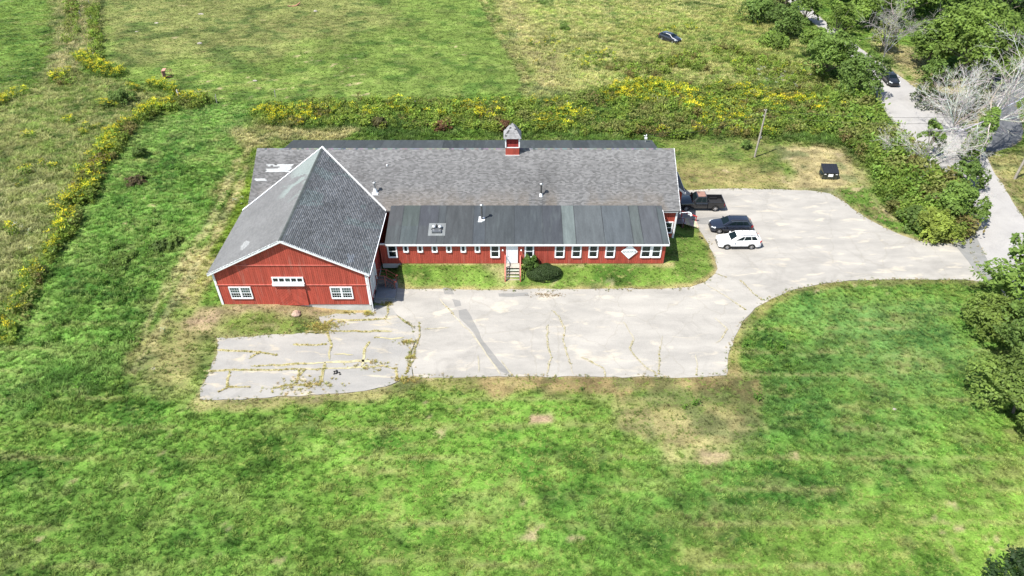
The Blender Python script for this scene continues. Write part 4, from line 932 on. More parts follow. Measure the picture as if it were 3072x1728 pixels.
# side stair at the wing
ss = empty('side_stair', (-14.1, 55.95, 0), 0, 'dark wooden landing and stair with handrails in the shade of the barn wing, rail ends coloured sunlit red', 'steps')
t = MB((.14, .12, .10)); t.box(.02, .95, -.6, .6, .78, .86)
for k_ in range(4): t.box(.95+k_*.27, 1.24+k_*.27, -.55, .55, .55-k_*.22, .60-k_*.22)
t.build('tread', 'wood', ss)
for s_ in (-1, 1):
    t = MB((.22, .07, .05)); yy = s_*.55
    t.beam((.05, yy, 1.75), (.95, yy, 1.75), .06, .05); t.beam((.93, yy, 1.75), (1.95, yy, 1.0), .06, .05)
    for x, z0, z1 in ((.06, .8, 1.75), (.95, .3, 1.75), (1.9, -.3, 1.02)): t.box(x-.04, x+.04, yy-.04, yy+.04, z0, z1)
    t.beam((.05, yy, 1.3), (.95, yy, 1.3), .03, .04); t.beam((.93, yy, 1.3), (1.9, yy, .55), .03, .04); t.build('handrail', 'siding', ss)
    t = MB((.62, .16, .11)); t.box(1.93, 2.12, yy-.06, yy+.06, .92, 1.02); t.build('lit_rail_end', 'siding', ss)  # sunlight on the rail's end painted in as a brighter red
sl_ = MB((.22, .23, .24)); sl_.box(-14.1, -12.05, 53.9, 56.7, -.6, .02); o = sl_.build('concrete_pad', 'concrete'); tag(o, kind='structure')
# east side deck with red rail
ed = empty('side_ramp', (18.6, 67.55, 0), 0, 'small grey deck with a short ramp and one red handrail beside the black pickup', 'ramp')
for k_ in range(5): t = MB((.20, .18, .16)); t.box(.0+k_*.3, .28+k_*.3, -.75, .75, .56, .60); t.build('deck_board', 'wood', ed)
t = MB((.15, .13, .11)); t.box(.05, .15, -.7, .7, -.1, .56); t.box(1.35, 1.45, -.7, .7, -.1, .56); t.build('deck_frame', 'wood', ed)
for k_ in range(7):
    x = 1.5+k_*.27; t = MB(tuple(c*rnd.uniform(.8, 1.2) for c in (.42, .38, .32))); z = .56-k_*.09; t.box(x, x+.25, -.7, .7, z-.05, z); t.build('deck_board', 'wood', ed)
t = MB((.50, .035, .03)); t.beam((.1, .78, 1.35), (1.5, .78, 1.35), .08, .06); t.beam((1.48, .78, 1.35), (3.35, .70, .62), .15, .09)
for x, z1 in ((.1, 1.35), (1.5, 1.35), (3.3, .66)): t.box(x-.04, x+.04, .70, .80, -.1, z1)
t.build('handrail', 'siding', ed)
t = MB((.16, .05, .04)); t.beam((.1, -.78, 1.3), (1.5, -.78, 1.3), .06, .05); t.box(.06, .13, -.82, -.74, 0, 1.3); t.box(1.46, 1.53, -.82, -.74, 0, 1.3); t.build('handrail', 'siding', ed)
# floodlight at the east corner
fl = empty('flood_lamp', (XR+.05, YE+.15, 4.2), 0, 'white twin flood lamp on a bracket at the right corner of the main roof', 'lamp')
t = MB(WHITE); t.tube([(0, 0, 0), (.55, -.05, .05), (.95, -.05, .12)], .035, 6); t.box(-.06, .04, -.1, .1, -.12, .12); t.build('bracket', 'trim', fl)
for a, b_ in ((.95, .32), (1.12, -.15)):
    t = MB(WHITE); t.tube([(.9, -.05, .1), (a, b_*.3-.05, .02), (a+.05, b_*.6-.1, -.16), (a+.08, b_*.7-.12, -.24)], [.05, .07, .12, .14], 10); t.build('lamp_head', 'trim', fl)
# ================================================================== vehicles
def inset(q, u0, u1, v0, v1, off):
    A, B_, C_, D_ = [Vector(p) for p in q]
    N = (B_-A).cross(D_-A).normalized()
    f = lambda u, v: A*(1-u)*(1-v)+B_*u*(1-v)+C_*u*v+D_*(1-u)*v+N*off
    return [f(u0, v0), f(u1, v0), f(u1, v1), f(u0, v1)]
def wheel(parent, x, y, r, side, rimc=(.55, .55, .56), spokes=5, wdt=.22):
    n = 22; prof = [(r*.62, 0), (r*.93, 0), (r, .03), (r, wdt-.03), (r*.93, wdt), (r*.62, wdt)]
    vs = []; fs = []
    for k in range(n):
        a = 2*math.pi*k/n
        for pr, py in prof: vs.append((pr*math.cos(a), -py*side, pr*math.sin(a)))
    m_ = len(prof)
    for k in range(n):
        for j in range(m_-1): a, b_ = k*m_+j, ((k+1) % n)*m_+j; fs.append((a, a+1, b_+1, b_))
    t = MB((.018, .018, .018)); t.add(vs, fs, None, True); t.tube([(0, -wdt*.75*side, 0), (0, -wdt*.2*side, 0)], r*.63, 16, (.01, .01, .01))
    w_ = t.build('wheel', 'rubber', parent); w_.location = (x, y, r)
    t = MB(rimc)
    for k in range(spokes):
        a = 2*math.pi*k/spokes; d = Vector((math.cos(a), 0, math.sin(a))); p = Vector((-d.z, 0, d.x))
        yo = -.045*side
        t.hexa([tuple(d*r*.10-p*r*.13+Vector((0, yo-.03*side, 0))), tuple(d*r*.10+p*r*.13+Vector((0, yo-.03*side, 0))), tuple(d*r*.62+p*r*.09+Vector((0, yo-.03*side, 0))), tuple(d*r*.62-p*r*.09+Vector((0, yo-.03*side, 0)))],
               [tuple(d*r*.10-p*r*.13+Vector((0, yo+.01*side, 0))), tuple(d*r*.10+p*r*.13+Vector((0, yo+.01*side, 0))), tuple(d*r*.62+p*r*.09+Vector((0, yo, 0))), tuple(d*r*.62-p*r*.09+Vector((0, yo, 0)))])
    k2 = 20; vs = []
    for k in range(k2):
        a = 2*math.pi*k/k2
        for rr, yy in ((r*.56, -.03*side), (r*.66, -.015*side)): vs.append((rr*math.cos(a), yy, rr*math.sin(a)))
    t.add(vs, [(2*k, 2*k+1, (2*k+3) % (2*k2), (2*k+2) % (2*k2)) for k in range(k2)]); t.tube([(0, -.06*side, 0), (0, -.02*side, 0)], r*.13, 8)
    t.build('rim', 'chrome', w_)
    return w_
def loft(mb, xs, zt, wf, wheels, r, zb=.24, col=None, belt=.0):
    rows = []
    for x in xs:
        ar = zb
        for wx in wheels:
            if abs(x-wx) < r*1.22: ar = max(ar, r+math.sqrt(max(0, (r*1.22)**2-(x-wx)**2))-.02)
        w_ = wf(x); z = zt(x); mz = max(min(.62, z-.22), ar+.02)
        rows.append([(0, zb-.02), (w_*.72, zb), (w_*.98, ar), (w_, mz), (w_*.985, max(z-.16, mz+.03)), (w_*.90, z-.03), (w_*.55, z+.025), (0, z+.04)])
    vs = []; n = len(rows[0])
    for x, rw in zip(xs, rows):
        for y, z in rw: vs.append((x, y, z))
        for y, z in rw[1:-1][::-1]: vs.append((x, -y, z))
    m_ = 2*n-2; fs = []
    for i_ in range(len(xs)-1):
        for j in range(m_): fs.append((i_*m_+j, i_*m_+(j+1) % m_, (i_+1)*m_+(j+1) % m_, (i_+1)*m_+j))
    mb.add(vs, fs, col, True); mb.add(vs[:m_], [tuple(range(m_))[::-1]], col); mb.add(vs[-m_:], [tuple(range(m_))], col)
def interp(pts):
    xs = [p[0] for p in pts]; ys = [p[1] for p in pts]
    return lambda x: float(np.interp(x, xs, ys))
def smooth_mesh(o, ang=35):
    b_ = bmesh.new(); b_.from_mesh(o.data)
    bmesh.ops.remove_doubles(b_, verts=b_.verts, dist=.001)
    for e in b_.edges:
        if len(e.link_faces) == 2 and e.calc_face_angle(0) > R(ang): e.smooth = False
    for f in b_.faces: f.smooth = True
    b_.to_mesh(o.data); b_.free()
def wagon(name, label, cat, loc, rz, col, cladding=(.02, .02, .022), rails=True, group=None, L=4.82, rf=1.62, scuff=None, bars=False):
    v = empty(name, loc, rz, label, cat, group); h = L/2; k = L/4.82
    WX = (-1.44*k, 1.31*k); r = .345
    zt = interp([(-h, .66), (-h+.06, .80), (-h+.35, .90), (-1.25*k, 1.02), (-.95*k, 1.08), (.5, 1.10), (h-.35, 1.14), (h-.05, 1.08), (h, .92)])
    wf = interp([(-h, .62), (-h+.12, .76), (-h+.45, .87), (-1.2*k, .915), (1.4*k, .92), (h-.35, .88), (h-.08, .80), (h, .72)])
    xs = sorted(set([round(x, 3) for x in list(np.linspace(-h, h, 56))]+[-h+.04, h-.04]))
    t = MB(col); loft(t, xs, zt, wf, WX, r, .30); body = t.build('body', 'paint', v); smooth_mesh(body)
    # cabin
    xb0, xb1, xr0, xr1 = -1.15*k, h-.12, -.38*k, h-.62; wb, wr = .85, .60; z0, z1 = 1.06, rf-.04
    P = [(xb0, -wb*.93, z0), (xb1, -wb*.9, z0+.04), (xb1, wb*.9, z0+.04), (xb0, wb*.93, z0), (xr0, -wr, z1), (xr1, -wr*.98, z1), (xr1, wr*.98, z1), (xr0, wr, z1)]
    t = MB(col); t.hexa(P[:4], P[4:]); cab = t.build('cabin', 'paint', v, bevel=.05)
    sides = {-1: [P[0], P[1], P[5], P[4]], 1: [P[2], P[3], P[7], P[6]]}
    t = MB(col); xm = (xr0+xr1)/2; ys = [-wr, -wr*.55, 0, wr*.55, wr]; vs = []
    for x, dz in ((xr0-.05, -.03), (xr0+.25, .035), (xm, .06), (xr1-.2, .03), (xr1+.05, -.04)):
        for y in ys: vs.append((x, y, z1+.01+dz*(1-.6*(abs(y)/wr)**2)+(.0 if abs(y) < wr else -.02)))
    t.add(vs, [(i_*5+j, (i_+1)*5+j, (i_+1)*5+j+1, i_*5+j+1) for i_ in range(4) for j in range(4)], None, True)
    t.build('roof_panel', 'paint', v)
    for q, nm in (([P[3], P[0], P[4], P[7]], 'windshield'), ([P[1], P[2], P[6], P[5]], 'rear_window')):
        a = inset(q, .07, .93, .10 if nm == 'windshield' else .30, .93, .006); t = MB((.01, .02, .02))
        t.add(a, [(0, 1, 2, 3)]); t.build(nm, 'carglass', v)
    for s_, q in sides.items():
        us_ = [(.13, .40), (.42, .68), (.70, .90)]
        if s_ > 0: us_ = [(1-b_, 1-a) for a, b_ in us_]
        for i_, (a, b_) in enumerate(us_):
            p = inset(q, a, b_, .10, .88, .006)
            if i_ == 0:
                if s_ < 0: p[3] = p[3]*.35+p[2]*.65
                else: p[2] = p[2]*.35+p[3]*.65
            t = MB((.01, .015, .016)); t.add(p, [(0, 1, 2, 3)]); t.build('side_window', 'carglass', v)
        # bright strip over the glass line
        a = inset(q, .12, .92, .90, .925, .008); t = MB((.55, .56, .58)); t.add(a, [(0, 1, 2, 3)]); t.build('window_trim', 'chrome', v)
        if rails:
            t = MB((.03, .03, .03) if col[0] > .3 else (.05, .05, .055)); t.tube([(xr0+.12, s_*(wr-.04), z1+.03), (xr0+.3, s_*(wr-.04), z1+.10), (xr1-.25, s_*(wr-.04), z1+.10), (xr1, s_*(wr-.04), z1+.02)], .028, 6); t.build('roof_rail', 'plastic', v)
        t = MB(cladding)
        t.box(WX[0]+r*1.2, WX[1]-r*1.2, s_*.90 if s_ > 0 else -.945, .945 if s_ > 0 else -.90, .27, .44)
        t.build('sill', 'plastic', v)
        t = MB(col); t.hexa([(-.86*k, s_*.90, 1.06), (-.70*k, s_*.90, 1.06), (-.70*k, s_*1.07, 1.08), (-.84*k, s_*1.07, 1.08)], [(-.86*k, s_*.90, 1.17), (-.70*k, s_*.90, 1.17), (-.70*k, s_*1.07, 1.19), (-.84*k, s_*1.07, 1.19)]); t.build('wing_mirror', 'paint', v, bevel=.02)
        t = MB((.62, .66, .68)); t.hexa([(-h+.02, s_*.56, .66), (-h+.42, s_*.86, .70), (-h+.42, s_*.88, .70), (-h+.0, s_*.58, .66)], [(-h+.10, s_*.50, .815), (-h+.50, s_*.78, .885), (-h+.48, s_*.875, .86), (-h+.06, s_*.70, .80)]); t.build('headlight', 'trim', v)
        t = MB((.40, .01, .01)); t.hexa([(h-.24, s_*.84, .84), (h+.005, s_*.66, .84), (h+.015, s_*.70, .84), (h-.22, s_*.905, .84)], [(h-.26, s_*.80, 1.06), (h-.04, s_*.62, 1.06), (h-.0, s_*.72, 1.06), (h-.24, s_*.895, 1.06)]); t.build('taillight', 'flat', v)
        for x in (-.30*k, .72*k):
            t = MB(tuple(c*.6 for c in col)); t.box(x, x+.13, s_*.915-.012, s_*.915+.022, .90, .925); t.build('door_handle', 'paint', v)
        for wx in WX: wheel(v, wx, s_*.925, r, s_)
        for x in (-.95*k, .08*k, 1.02*k):
            t = MB((.01, .01, .01)); t.box(x, x+.015, s_*.921-.004, s_*.921+.002, .45, 1.0); t.build('door_seam', 'plastic', v)
    t = MB(cladding); t.box(-h-.03, -h+.12, -.60, .60, .28, .42); t.build('front_bumper', 'plastic', v, bevel=.02)
    t = MB((.02, .02, .02)); t.box(-h-.012, -h+.06, -.42, .42, .50, .66); t.build('grille', 'plastic', v)
    t = MB(cladding); t.box(h-.15, h+.03, -.70, .70, .30, .52); t.build('rear_bumper', 'plastic', v, bevel=.02)
    t = MB((.6, .6, .6)); t.box(h-.01, h+.015, -.16, .16, .70, .80); t.build('number_plate', 'flat', v)
    if bars:
        for x in (xr0+.75, xr0+1.55):
            t = MB((.10, .10, .10)); t.box(x, x+.035, -wr+.02, wr-.02, z1+.075, z1+.09); t.build('roof_seam', 'plastic', v)
    if scuff: pass
    return v
wagon('station_wagon', 'dark navy station wagon parked between the black pickup and the white wagon', 'car', (25.52, 66.55, float(hgt(25.5, 66.5))+.03), R(-1.5), (.014, .018, .030), group='station wagons parked nose-in beside the barn')
wagon('station_wagon', 'white station wagon with black sills, parked nearest the curved drive', 'car', (25.62, 63.45, float(hgt(25.6, 63.4))+.03), R(0.5), (.80, .80, .79), group='station wagons parked nose-in beside the barn', bars=True)
x, y = G(1684, 104)
w_ = wagon('abandoned_car', 'old dark blue car with a pale pillar, left among tall grass in the meadow', 'car', (x, y, float(hgt(x, y))+.05), math.atan2(-3.9, 3.3)+math.pi, (.016, .018, .030), rails=False, L=4.5, rf=1.45)
t = MB((.55, .55, .55)); t.tube([(-1.05, .83, 1.10), (-.42, .63, 1.44), (.6, .62, 1.46)], .05, 6); t.tube([(-1.05, .83, 1.08), (-1.7, .84, 1.0), (-2.15, .80, .90)], .06, 6); t.build('pillar', 'flat', w_)
x, y = G(2236, 207); a = G(2212, 180); b_ = G(2262, 232)
wagon('dark_car', 'black car driving on the pale road under the roadside trees', 'car', (x, y, float(hgt(x, y))+.03), math.atan2(a[1]-b_[1], a[0]-b_[0]), (.012, .013, .016), rails=False, L=4.6, rf=1.5)
# pickup truck, nose to the barn
pk = empty('pickup_truck', (22.95, 71.45, float(hgt(23, 71.4))+.03), R(-1.0), 'black pickup truck with faded peeling cab roof and open empty bed', 'truck')
BK = (.014, .014, .016); r = .39; WX = (-1.75, 1.75)
zt = interp([(-2.85, .78), (-2.78, .98), (-2.3, 1.08), (-1.3, 1.18), (-1.0, 1.20), (.75, 1.20)])
wf = interp([(-2.85, .72), (-2.7, .86), (-2.3, .95), (.75, .97)])
t = MB(BK); loft(t, list(np.linspace(-2.85, .72, 42)), zt, wf, (WX[0],), r, .42); o = t.build('body', 'paint', pk); smooth_mesh(o)
P = [(-1.2, -.90, 1.18), (.70, -.90, 1.18), (.70, .90, 1.18), (-1.2, .90, 1.18), (-.55, -.68, 1.86), (.58, -.68, 1.86), (.58, .68, 1.86), (-.55, .68, 1.86)]
t = MB(BK); t.hexa(P[:4], P[4:]); t.build('cab', 'paint', pk, bevel=.05)
pm = surf('peeling_paint', .75, 4, .25, .1, tint=((.05, .03, .03), .50, .75, 2.2))
t = MB((.27, .155, .12)); t.box(-.46, .50, -.60, .60, 1.862, 1.885); t.build('roof_panel', pm, pk, bevel=.012)
for q, nm in (([P[3], P[0], P[4], P[7]], 'windshield'), ([P[1], P[2], P[6], P[5]], 'rear_window')):
    t = MB((.01, .02, .02)); t.add(inset(q, .07, .93, .12, .92, .006), [(0, 1, 2, 3)]); t.build(nm, 'carglass', pk)
for s_, q in ((-1, [P[0], P[1], P[5], P[4]]), (1, [P[2], P[3], P[7], P[6]])):
    for a, b_ in (((.16, .56), (.60, .92)) if s_ < 0 else ((.44, .84), (.08, .40))):
        t = MB((.01, .015, .016)); t.add(inset(q, a, b_, .10, .86, .006), [(0, 1, 2, 3)]); t.build('side_window', 'carglass', pk)
    # bed side with wheel arch
    pts = [(.80, .46), (1.75-r*1.2, .46)]+[(1.75-r*1.22*math.cos(a), r+r*1.22*math.sin(a)) for a in np.linspace(.2, math.pi-.2, 9)]+[(1.75+r*1.2, .46), (2.78, .50), (2.78, 1.20), (.80, 1.20)]
    t = MB(BK); t.prism(pts, 'y', s_*.97, s_*.87); t.build('bed_side', 'paint', pk)
    t = MB((.02, .02, .02)); t.box(.80, 2.78, min(s_*.99, s_*.85), max(s_*.99, s_*.85), 1.20, 1.235); t.build('bed_rail', 'plastic', pk)
    t = MB(BK); t.box(1.3, 2.2, min(s_*.87, s_*.66), max(s_*.87, s_*.66), .70, .92); t.build('wheel_housing', 'plastic', pk)
    for wx in WX: wheel(pk, wx, s_*.97, r, s_, (.60, .60, .61), 5, .26)
    t = MB(BK); t.box(-.98, -.78, min(s_*.95, s_*1.20), max(s_*.95, s_*1.20), 1.20, 1.42); t.build('wing_mirror', 'plastic', pk, bevel=.03)
    t = MB((.6, .62, .62)); t.box(-2.86, -2.72, min(s_*.50, s_*.80), max(s_*.50, s_*.80), .80, .98); t.build('headlight', 'trim', pk)
    t = MB((.35, .01, .01)); t.box(2.74, 2.80, min(s_*.80, s_*.975), max(s_*.80, s_*.975), .78, 1.12); t.build('taillight', 'flat', pk)
t = MB((.025, .025, .027)); t.box(.78, 2.74, -.87, .87, .66, .70)
for k_ in range(9): t.box(.82, 2.72, -.8+k_*.19, -.72+k_*.19, .70, .715)
t.box(.76, .82, -.88, .88, .5, 1.2); t.build('bed_floor', 'plastic', pk)
t = MB(BK); t.box(2.72, 2.80, -.86, .86, .55, 1.20); t.build('tailgate', 'paint', pk)
t = MB((.16, .16, .17)); t.box(2.86, 3.02, -.92, .92, .48, .66); t.box(2.76, 2.88, -.4, .4, .5, .6); t.build('rear_bumper', 'metal', pk, bevel=.02)
t = MB((.1, .1, .1)); t.box(-2.98, -2.82, -.88, .88, .45, .68); t.build('front_bumper', 'metal', pk, bevel=.02)
t = MB((.02, .02, .02)); t.box(-2.88, -2.83, -.46, .46, .72, .98); t.build('grille', 'plastic', pk)
t = MB((.02, .02, .02)); t.box(-2.3, 2.6, -.5, .5, .38, .5); t.build('chassis', 'plastic', pk)

# ================================================================== dumpster, poles, small things
x, y = G(2086, 452); db = empty('dumpster', (x, y+.7, float(hgt(x, y))), R(-4), 'dark green-black lidded dumpster with white label on dry grass', 'dumpster')
DG = (.018, .026, .026)
t = MB(DG); t.prism([(-.80, .12), (.55, .12), (.80, 1.45), (-.80, 1.05)], 'x', -.98, .98); t.build('bin_body', 'paint', db)
t = MB(DG); [t.box(x0-.03, x0+.03, -.83, -.80, .12, 1.04) for x0 in (-.95, -.5, .5, .95)]; t.box(-1.0, 1.0, -.84, -.79, .98, 1.06); t.build('bin_rib', 'plastic', db)
for a in (-1, 1):
    t = MB((.016, .018, .024)); x0, x1 = (-1.0, -.01) if a < 0 else (.01, 1.0)
    t.hexa([(x0, -.90, 1.03), (x1, -.90, 1.03), (x1, .84, 1.48), (x0, .84, 1.48)], [(x0, -.90, 1.07), (x1, -.90, 1.07), (x1, .84, 1.52), (x0, .84, 1.52)])
    for k_ in range(3): xa = x0+.15+k_*.32; t.hexa([(xa, -.8, 1.09), (xa+.06, -.8, 1.09), (xa+.06, .75, 1.49), (xa, .75, 1.49)], [(xa, -.8, 1.12), (xa+.06, -.8, 1.12), (xa+.06, .75, 1.53), (xa, .75, 1.53)])
    t.build('lid', 'plastic', db)
    t = MB(DG); t.box(a*.98 if a > 0 else -1.12, 1.12 if a > 0 else -.98, -.5, .35, .55, .75); t.build('fork_pocket', 'plastic', db)
    t = MB((.8, .8, .8)); t.box(a*.72-.13, a*.72+.13, -.848, -.838, .80, .90); t.build('sticker', 'flat', db)
    for b_ in (-.6, .35): t = MB((.02, .02, .02)); t.tube([(a*.8-.03, b_, .07), (a*.8+.03, b_, .07)], .07, 10); t.build('caster', 'rubber', db)
t = MB((.82, .83, .84)); t.box(-.30, .30, -.850, -.838, .50, .88); t.build('label_plate', 'flat', db)
def pole(u, v, h, r0, label, lean=(0, 0), arm=False):
    x, y = G(u, v); o = empty('utility_pole', (x, y, float(hgt(x, y))), 0, label, 'pole')
    t = MB((.30, .27, .23)); t.tube([(0, 0, -.4), (lean[0]*.5, lean[1]*.5, h*.5), (lean[0], lean[1], h)], [r0, r0*.85, r0*.7], 10); t.build('shaft', 'bark', o)
    t = MB((.45, .46, .45)); tx, ty = lean
    for dz in (.15, .9):
        t.tube([(tx-.10, ty, h-dz), (tx-.25, ty, h-dz+.05)], .02, 5); t.tube([(tx-.25, ty, h-dz), (tx-.25, ty, h-dz+.14)], .05, 8)
    t.build('insulator', 'trim', o)
    t = MB((.4, .4, .4)); t.tube([(tx*.5+.17, ty*.5, h*.3), (tx*.5+.17, ty*.5, h*.45)], .03, 6); t.box(.10, .22, -.22, -.1, h*.42, h*.46); t.build('conduit', 'metal', o)
    return Vector((x+tx, y+ty, float(hgt(x, y))+h))
T1 = pole(1898, 396, 7.0, .14, 'grey wooden utility pole standing on the lawn behind the parking lot')
T2 = pole(2552, 450, 10.5, .17, 'pale wooden utility pole on the dry verge across the road', lean=(.15, .1))
mx_, my_, mz_ = (XR-.9, 81.9, 4.4)
sm = empty('service_mast', (mx_, my_, 3.3), 0, 'short white electric service mast at the far right corner of the roof', 'mast')
t = MB((.7, .7, .7)); t.tube([(0, 0, 0), (0, 0, 1.15), (.0, -.12, 1.25), (0, -.22, 1.12)], .05, 8); t.build('mast_pipe', 'metal', sm)
t = MB(WHITE); t.box(-.16, .16, -.12, .12, .55, .80); t.tube([(-.1, 0, 1.0), (-.3, 0, 1.02)], .05, 6); t.build('bracket', 'trim', sm)
def wire(a, b_, sag, label):
    a = Vector(a); b_ = Vector(b_); P = [a.lerp(b_, k_/16)-Vector((0, 0, sag*4*(k_/16)*(1-k_/16))) for k_ in range(17)]
    t = MB((.03, .03, .03)); t.tube(P, .018, 4, cap=False); o = t.build('overhead_wire', 'rubber'); tag(o, label, 'wire', 'overhead wires')
wire((mx_, my_, 4.4), T1-Vector((.25, 0, .1)), .5, 'upper wire from the roof mast to the utility pole on the lawn')
wire((mx_, my_, 4.15), T1-Vector((.2, 0, .9)), .6, 'lower wire from the roof mast to the utility pole on the lawn')
wire(T1-Vector((-.1, 0, .1)), T2-Vector((.2, 0, 1.2)), .9, 'upper wire from the lawn pole to the pole across the road')
wire(T1-Vector((-.1, 0, .9)), T2-Vector((.2, 0, 1.9)), 1.0, 'lower wire from the lawn pole to the pole across the road')
x, y = G(2150, 55)
wire(T2-Vector((.2, 0, .2)), (x-6, y+10, 9), 1.2, 'long wire running from the roadside pole over the trees')
# fence posts
FP = [(546, 260, 1.5, 'leaning grey fence post alone at the far edge of the green bank'), (454, 250.6, 1.6, 'thick pale fence post among goldenrod at the hedge corner'), (267, 169, 1.3, 'thin pale fence post beside the goldenrod clump at the pasture corner'), (242.6, 153, 1.5, 'fence post above the goldenrod clump on the pasture edge'),
      (236, 60, 1.5, 'dark leaning fence post halfway up the left pasture edge'), (228, 17, 1.5, 'fence post nearest the top frame edge on the left'), (692.8, 244, 1.2, 'short fence post behind the left end of the barn'), (1427, 276, 1.5, 'fence post in the goldenrod just right of the cupola'),
      (1653, 265, 1.4, 'fence post in the yellow flowers right of the cupola'), (1046, 272, 1.2, 'fence post in the goldenrod left of the cupola'), (205, 45, 1.4, 'fence post in the weedy strip between pastures')]
for k_, (u, v, h, lb) in enumerate(FP):
    x, y = G(u, v); t = MB((.33, .31, .28) if k_ != 1 else (.5, .48, .46)); l_ = random.Random(k_).uniform(-.2, .2)
    rr = .06 if k_ != 1 else .13
    t.tube([(0, 0, -.3), (l_*.5, 0, h*.5), (l_, .05, h)], [rr, rr*.95, rr*.85], 7); t.box(-rr*1.1, rr*1.1, -rr*1.1, rr*1.1, h*.7, h*.73, (.2, .2, .2))
    o = t.build('fence_post', 'bark'); o.location = (x, y, float(hgt(x, y))); tag(o, lb, 'post', 'old fence posts')
# overturned rusty table
x, y = G(421, 192); o = empty('overturned_table', (x, y, float(hgt(x, y))), R(8), 'rusty pinkish table lying on its side in the pasture', 'table')
t = MB((.50, .25, .19)); t.box(-.55, -.45, -.55, .55, .05, 1.15); t.box(-.50, .05, -.55, .55, 1.1, 1.2); t.build('table_top', 'rust', o)
t = MB((.07, .045, .035)); t.box(-.45, .05, -.55, -.50, .08, 1.10); t.build('side_panel', 'rust', o)
for yy in (-.5, .5):
    for zz in (.1, 1.05): t = MB((.20, .10, .07)); t.tube([(-.45, yy, zz), (1.0, yy*.9, zz*.95)], .04, 6); t.build('leg', 'rust', o)
t = MB((.2, .1, .07)); t.tube([(.75, -.5, .1), (.75, -.5, 1.0)], .03, 5); t.tube([(.75, .5, .1), (.75, .5, 1.0)], .03, 5); t.tube([(.75, -.5, 1.0), (.75, .5, 1.0)], .03, 5); t.build('stretcher', 'rust', o)
x, y = G(743, 17); t = MB((.30, .16, .10)); t.tube([(-1.3, -.2, .12), (-.5, -.3, .16), (.3, -.1, .25), (.9, .4, .6), (1.1, .55, .8)], [.12, .17, .2, .17, .10], 8); t.tube([(-.5, -.3, .16), (-1.1, -.8, .3), (-1.5, -.9, .5)], [.10, .08, .04], 6); t.tube([(-1.0, -.2, .14), (-1.6, .2, .4)], [.08, .03], 6)
o = t.build('fallen_log', 'bark'); o.location = (x, y, float(hgt(x, y))); tag(o, 'curved brown fallen branch lying in the far pasture', 'log')
def rock(u, v, s, label, col=(.33, .30, .26)):
    rg = random.Random(int(u)); b_ = bmesh.new(); bmesh.ops.create_icosphere(b_, subdivisions=2, radius=1)
    ph = [rg.uniform(0, 6) for _ in range(3)]
    for vv in b_.verts:
        c = vv.co; f = 1+.18*math.sin(c.x*3+ph[0])+.15*math.sin(c.y*4+ph[1])+.1*math.sin(c.z*5+ph[2]); vv.co = Vector((c.x*f*s*1.25, c.y*f*s*.9, c.z*f*s*.6))
    me = bpy.data.meshes.new('field_rock'); b_.to_mesh(me); b_.free(); a = me.color_attributes.new('Col', 'FLOAT_COLOR', 'CORNER'); a.data.foreach_set('color', [*col, 1]*len(me.loops)); me.materials.append(M['rock'])
    x, y = G(u, v); put(me, 'field_rock', None, (x, y, float(hgt(x, y))+s*.2), label=label, cat='rock')
rock(745, 790, .42, 'pinkish grey boulder on the dry grass before the barn front', (.36, .26, .20))
for a in ((506, 37, .42, 'pale rock in the far pasture, left of the fallen branch'), (394, 60, .34, 'pale rock in the upper left of the pasture'), (504, 111, .40, 'pale rock in the middle of the pasture below another'), (794, 29, .36, 'pale rock in the pasture right of the fallen branch'),
          (345, 81, .25, 'small pale rock near the pasture left edge'), (642, 204, .25, 'small pale rock low in the pasture behind the barn'), (2250, 1030, .15, 'small pinkish rock in the right lawn')): rock(*a)
x, y = G(847, 940); t = MB((.02, .02, .02)); rg = random.Random(4)
for k_ in range(9): a = rg.uniform(0, 6); q = rg.uniform(0, .3); t.tube([(q*math.cos(a)*1.5, q*math.sin(a), .02), (q*math.cos(a)*1.5+rg.uniform(-.2, .2), q*math.sin(a)+rg.uniform(-.15, .15), rg.uniform(.04, .12))], [.09, .05], 6)
o = t.build('black_rag', 'plastic'); o.location = (x, y, -.48); tag(o, 'crumpled black rag lying on the old cracked slab', 'rag')

